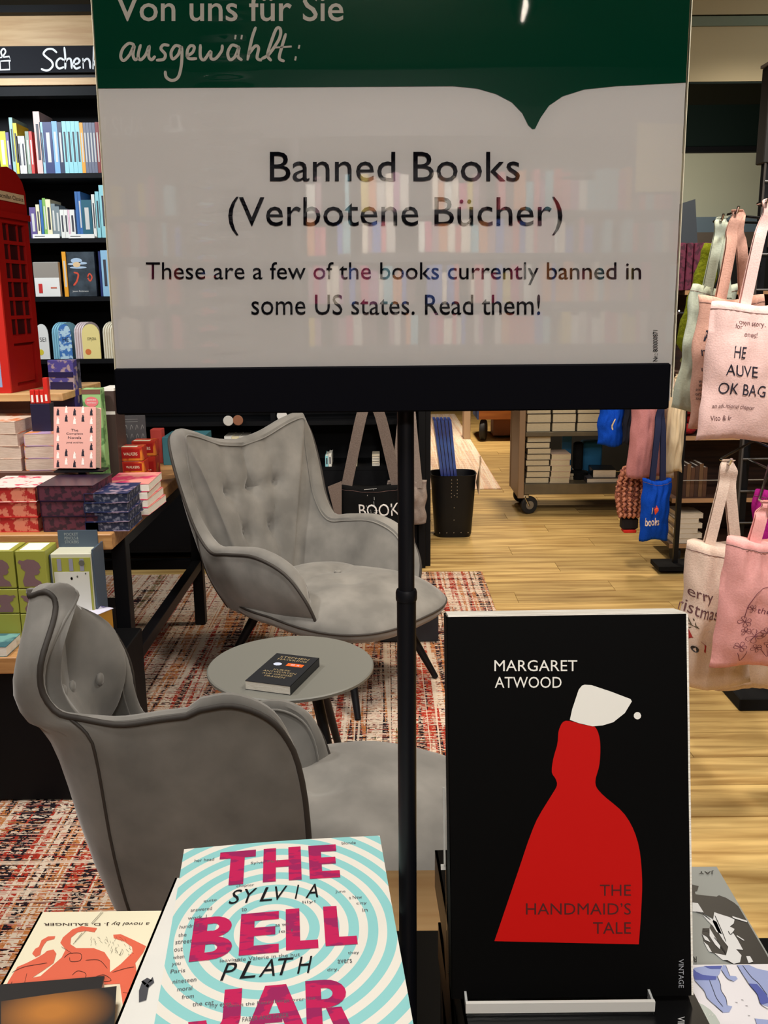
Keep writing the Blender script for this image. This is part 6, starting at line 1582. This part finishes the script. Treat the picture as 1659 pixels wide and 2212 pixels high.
t, f = px_tote('grey tote partly hidden by the sign pole, right of the black one', 838, 922, 1040, 1130, GY + .10, mat('light_grey_cotton', (136, 122, 114), .9, noise_s=180, col2=(150, 136, 128)), hh=.5, seed=22, group='bags hanging on the bookcase', hgap=.3, hw=.05, dp=.02, slant=-.05)
tr2 = thing('bag_hook_rail', 'black hook rail on the bookcase behind the sign', 'rail', (-.05, WY - .05, 1.5))
zg = PY(804, 1048, GY).z + .515; zg2 = PY(880, 1040, GY + .1).z + .495
MB().box(-.4, .19, WY - .02, WY - .001, max(zg, zg2) + .0, max(zg, zg2) + .04).build('rail', black, tr2)
for x, Y, z in ((PY(804, 1100, GY).x, GY, zg), (PY(880, 1100, GY + .1).x, GY + .1, zg2)): MB().tube([(x, Y - .03, z + .012), (x, Y - .02, z - .004), (x, WY - .012, z + .01 if z > zg2 - .001 else max(zg, zg2) + .01)], .004, 6).build('hook', chrome, tr2)

# ================================================================== SHELVES BEHIND THE PHOTOGRAPHER (they show as reflections in the film)
def REFL(px, py, Yr):
    q = ON(px, py, MSG @ Vector((0, 0, 0)), N_); d = ray(px, py); d = d - 2 * d.dot(N_) * N_
    return q + d * ((Yr - q.y) / d.y)


BY = -3.9
t = thing('bookcase', 'dark bookcase behind the photographer, seen only as a reflection in the sign film', 'bookcase', (0, BY - .2, 0))
zr_ = [REFL(600, yy, BY).z for yy in (458, 553, 655, 752)]
dkw = mat('dark_grey_laminate', (34, 32, 34), .6)
MB().box(-2.6, 2.6, BY - .32, BY - .30, 0, 3.0).build('back_panel', mat('taupe_back', (44, 40, 42), .7), t)
for x in (-2.6, -1.0, -.45, 2.0): MB().box(x, x + .04, BY - .30, BY, 0, zr_[0] + .35).build('side_panel', dkw, t)
for z in zr_ + [.9, .5, .1]: MB().box(-2.6, 2.6, BY - .299, BY, z - .03, z).build('shelf', dkw, t)
zl0, zl1 = REFL(300, 300, BY).z, REFL(300, 240, BY).z
MB().box(-2.6, 2.6, BY - .05, BY, zl0, zl1).build('header_board', mat('taupe_back', (0, 0, 0)), t)
mb = MB(); bf = lambda x, y: REFL(x, y, BY + .002)
for st in ([(312, 290), (303, 260), (292, 290)], [(309, 279), (297, 279)], [(286, 258), (284, 288), (274, 290), (271, 281), (277, 275), (284, 278)], [(268, 262), (262, 258), (264, 290)], [(256, 264), (250, 257), (244, 264), (250, 276), (256, 290), (243, 290)], [(232, 258), (224, 258)], [(228, 258), (228, 284), (234, 290)],
           [(357, 280), (358, 272), (368, 270), (372, 256), (384, 258), (385, 282), (357, 282)], [(357, 278), (385, 278)]): stroke(mb, st, bf, 2.6, smooth=len(st) > 4)
mb.build('lettering', mat('chalk_white', (0, 0, 0)), t)
random.seed(21)
pal = [(190, 60, 60), (200, 120, 60), (220, 216, 206), (180, 40, 90), (60, 90, 170), (200, 170, 60), (190, 180, 170), (150, 110, 120), (120, 170, 180), (200, 90, 100), (226, 210, 190), (160, 90, 130), (90, 60, 60)]
for r_, z in enumerate(zr_):
    for seg in ((-1.62, -1.06), (-.38, 1.9)):
        x = seg[0]
        while x < seg[1]:
            th = random.uniform(.02, .05); h = random.uniform(.14, .19); c_ = random.choice(pal)
            if random.random() < .12: x += .06; continue
            mb = MB().box(0, th - .002, -.15, 0, 0, h); o = mb.build('book', mat('rear_%d_%d_%d' % c_, c_, .5)); o.location = (x, BY - .02, z + .0004)
            tag(o, 'book in the bookcase behind the photographer, seen only as a faint reflection', 'book', 'books behind the photographer'); x += th
p = REFL(1440, 335, BY + .05)
o = MB().box(p.x - .14, p.x + .14, BY + .001, BY + .012, p.z - .17, p.z + .17); tag(o.build('poster', mat('yellow_poster', (226, 200, 120), .6)), 'yellow poster on the bookcase behind the photographer, seen as a reflection', 'poster')
# a real ceiling lamp whose mirror image is the white streak in the sign header
q = REFL(1132, 16, -3.0)
t = thing('ceiling_lamp', 'bright ceiling spot behind the photographer, seen as a white streak in the sign', 'lamp', tuple(q))
Mq = Matrix.Translation(q) @ Matrix.Rotation(R(40), 4, 'X')
MB().lathe([(.02, -.0), (.055, -.0), (.058, .01), (.04, .14), (.02, .14)], 24, M=Mq).build('housing', black, t, smooth='angle')
MB().lathe([(.001, -.004), (.03, -.004), (.03, -.001), (.001, -.001)], 24, M=Mq @ Matrix.Rotation(R(35), 4, 'Y') @ Matrix.Diagonal((.6, 1.6, 1, 1))).build('lens', mat('lamp_glow', (255, 244, 226), .5, emit=22), t)
MB().tube([q + Vector((0, 0, .10)), Vector((q.x, q.y, 3.019))], .012, 8).build('stem', white, t)
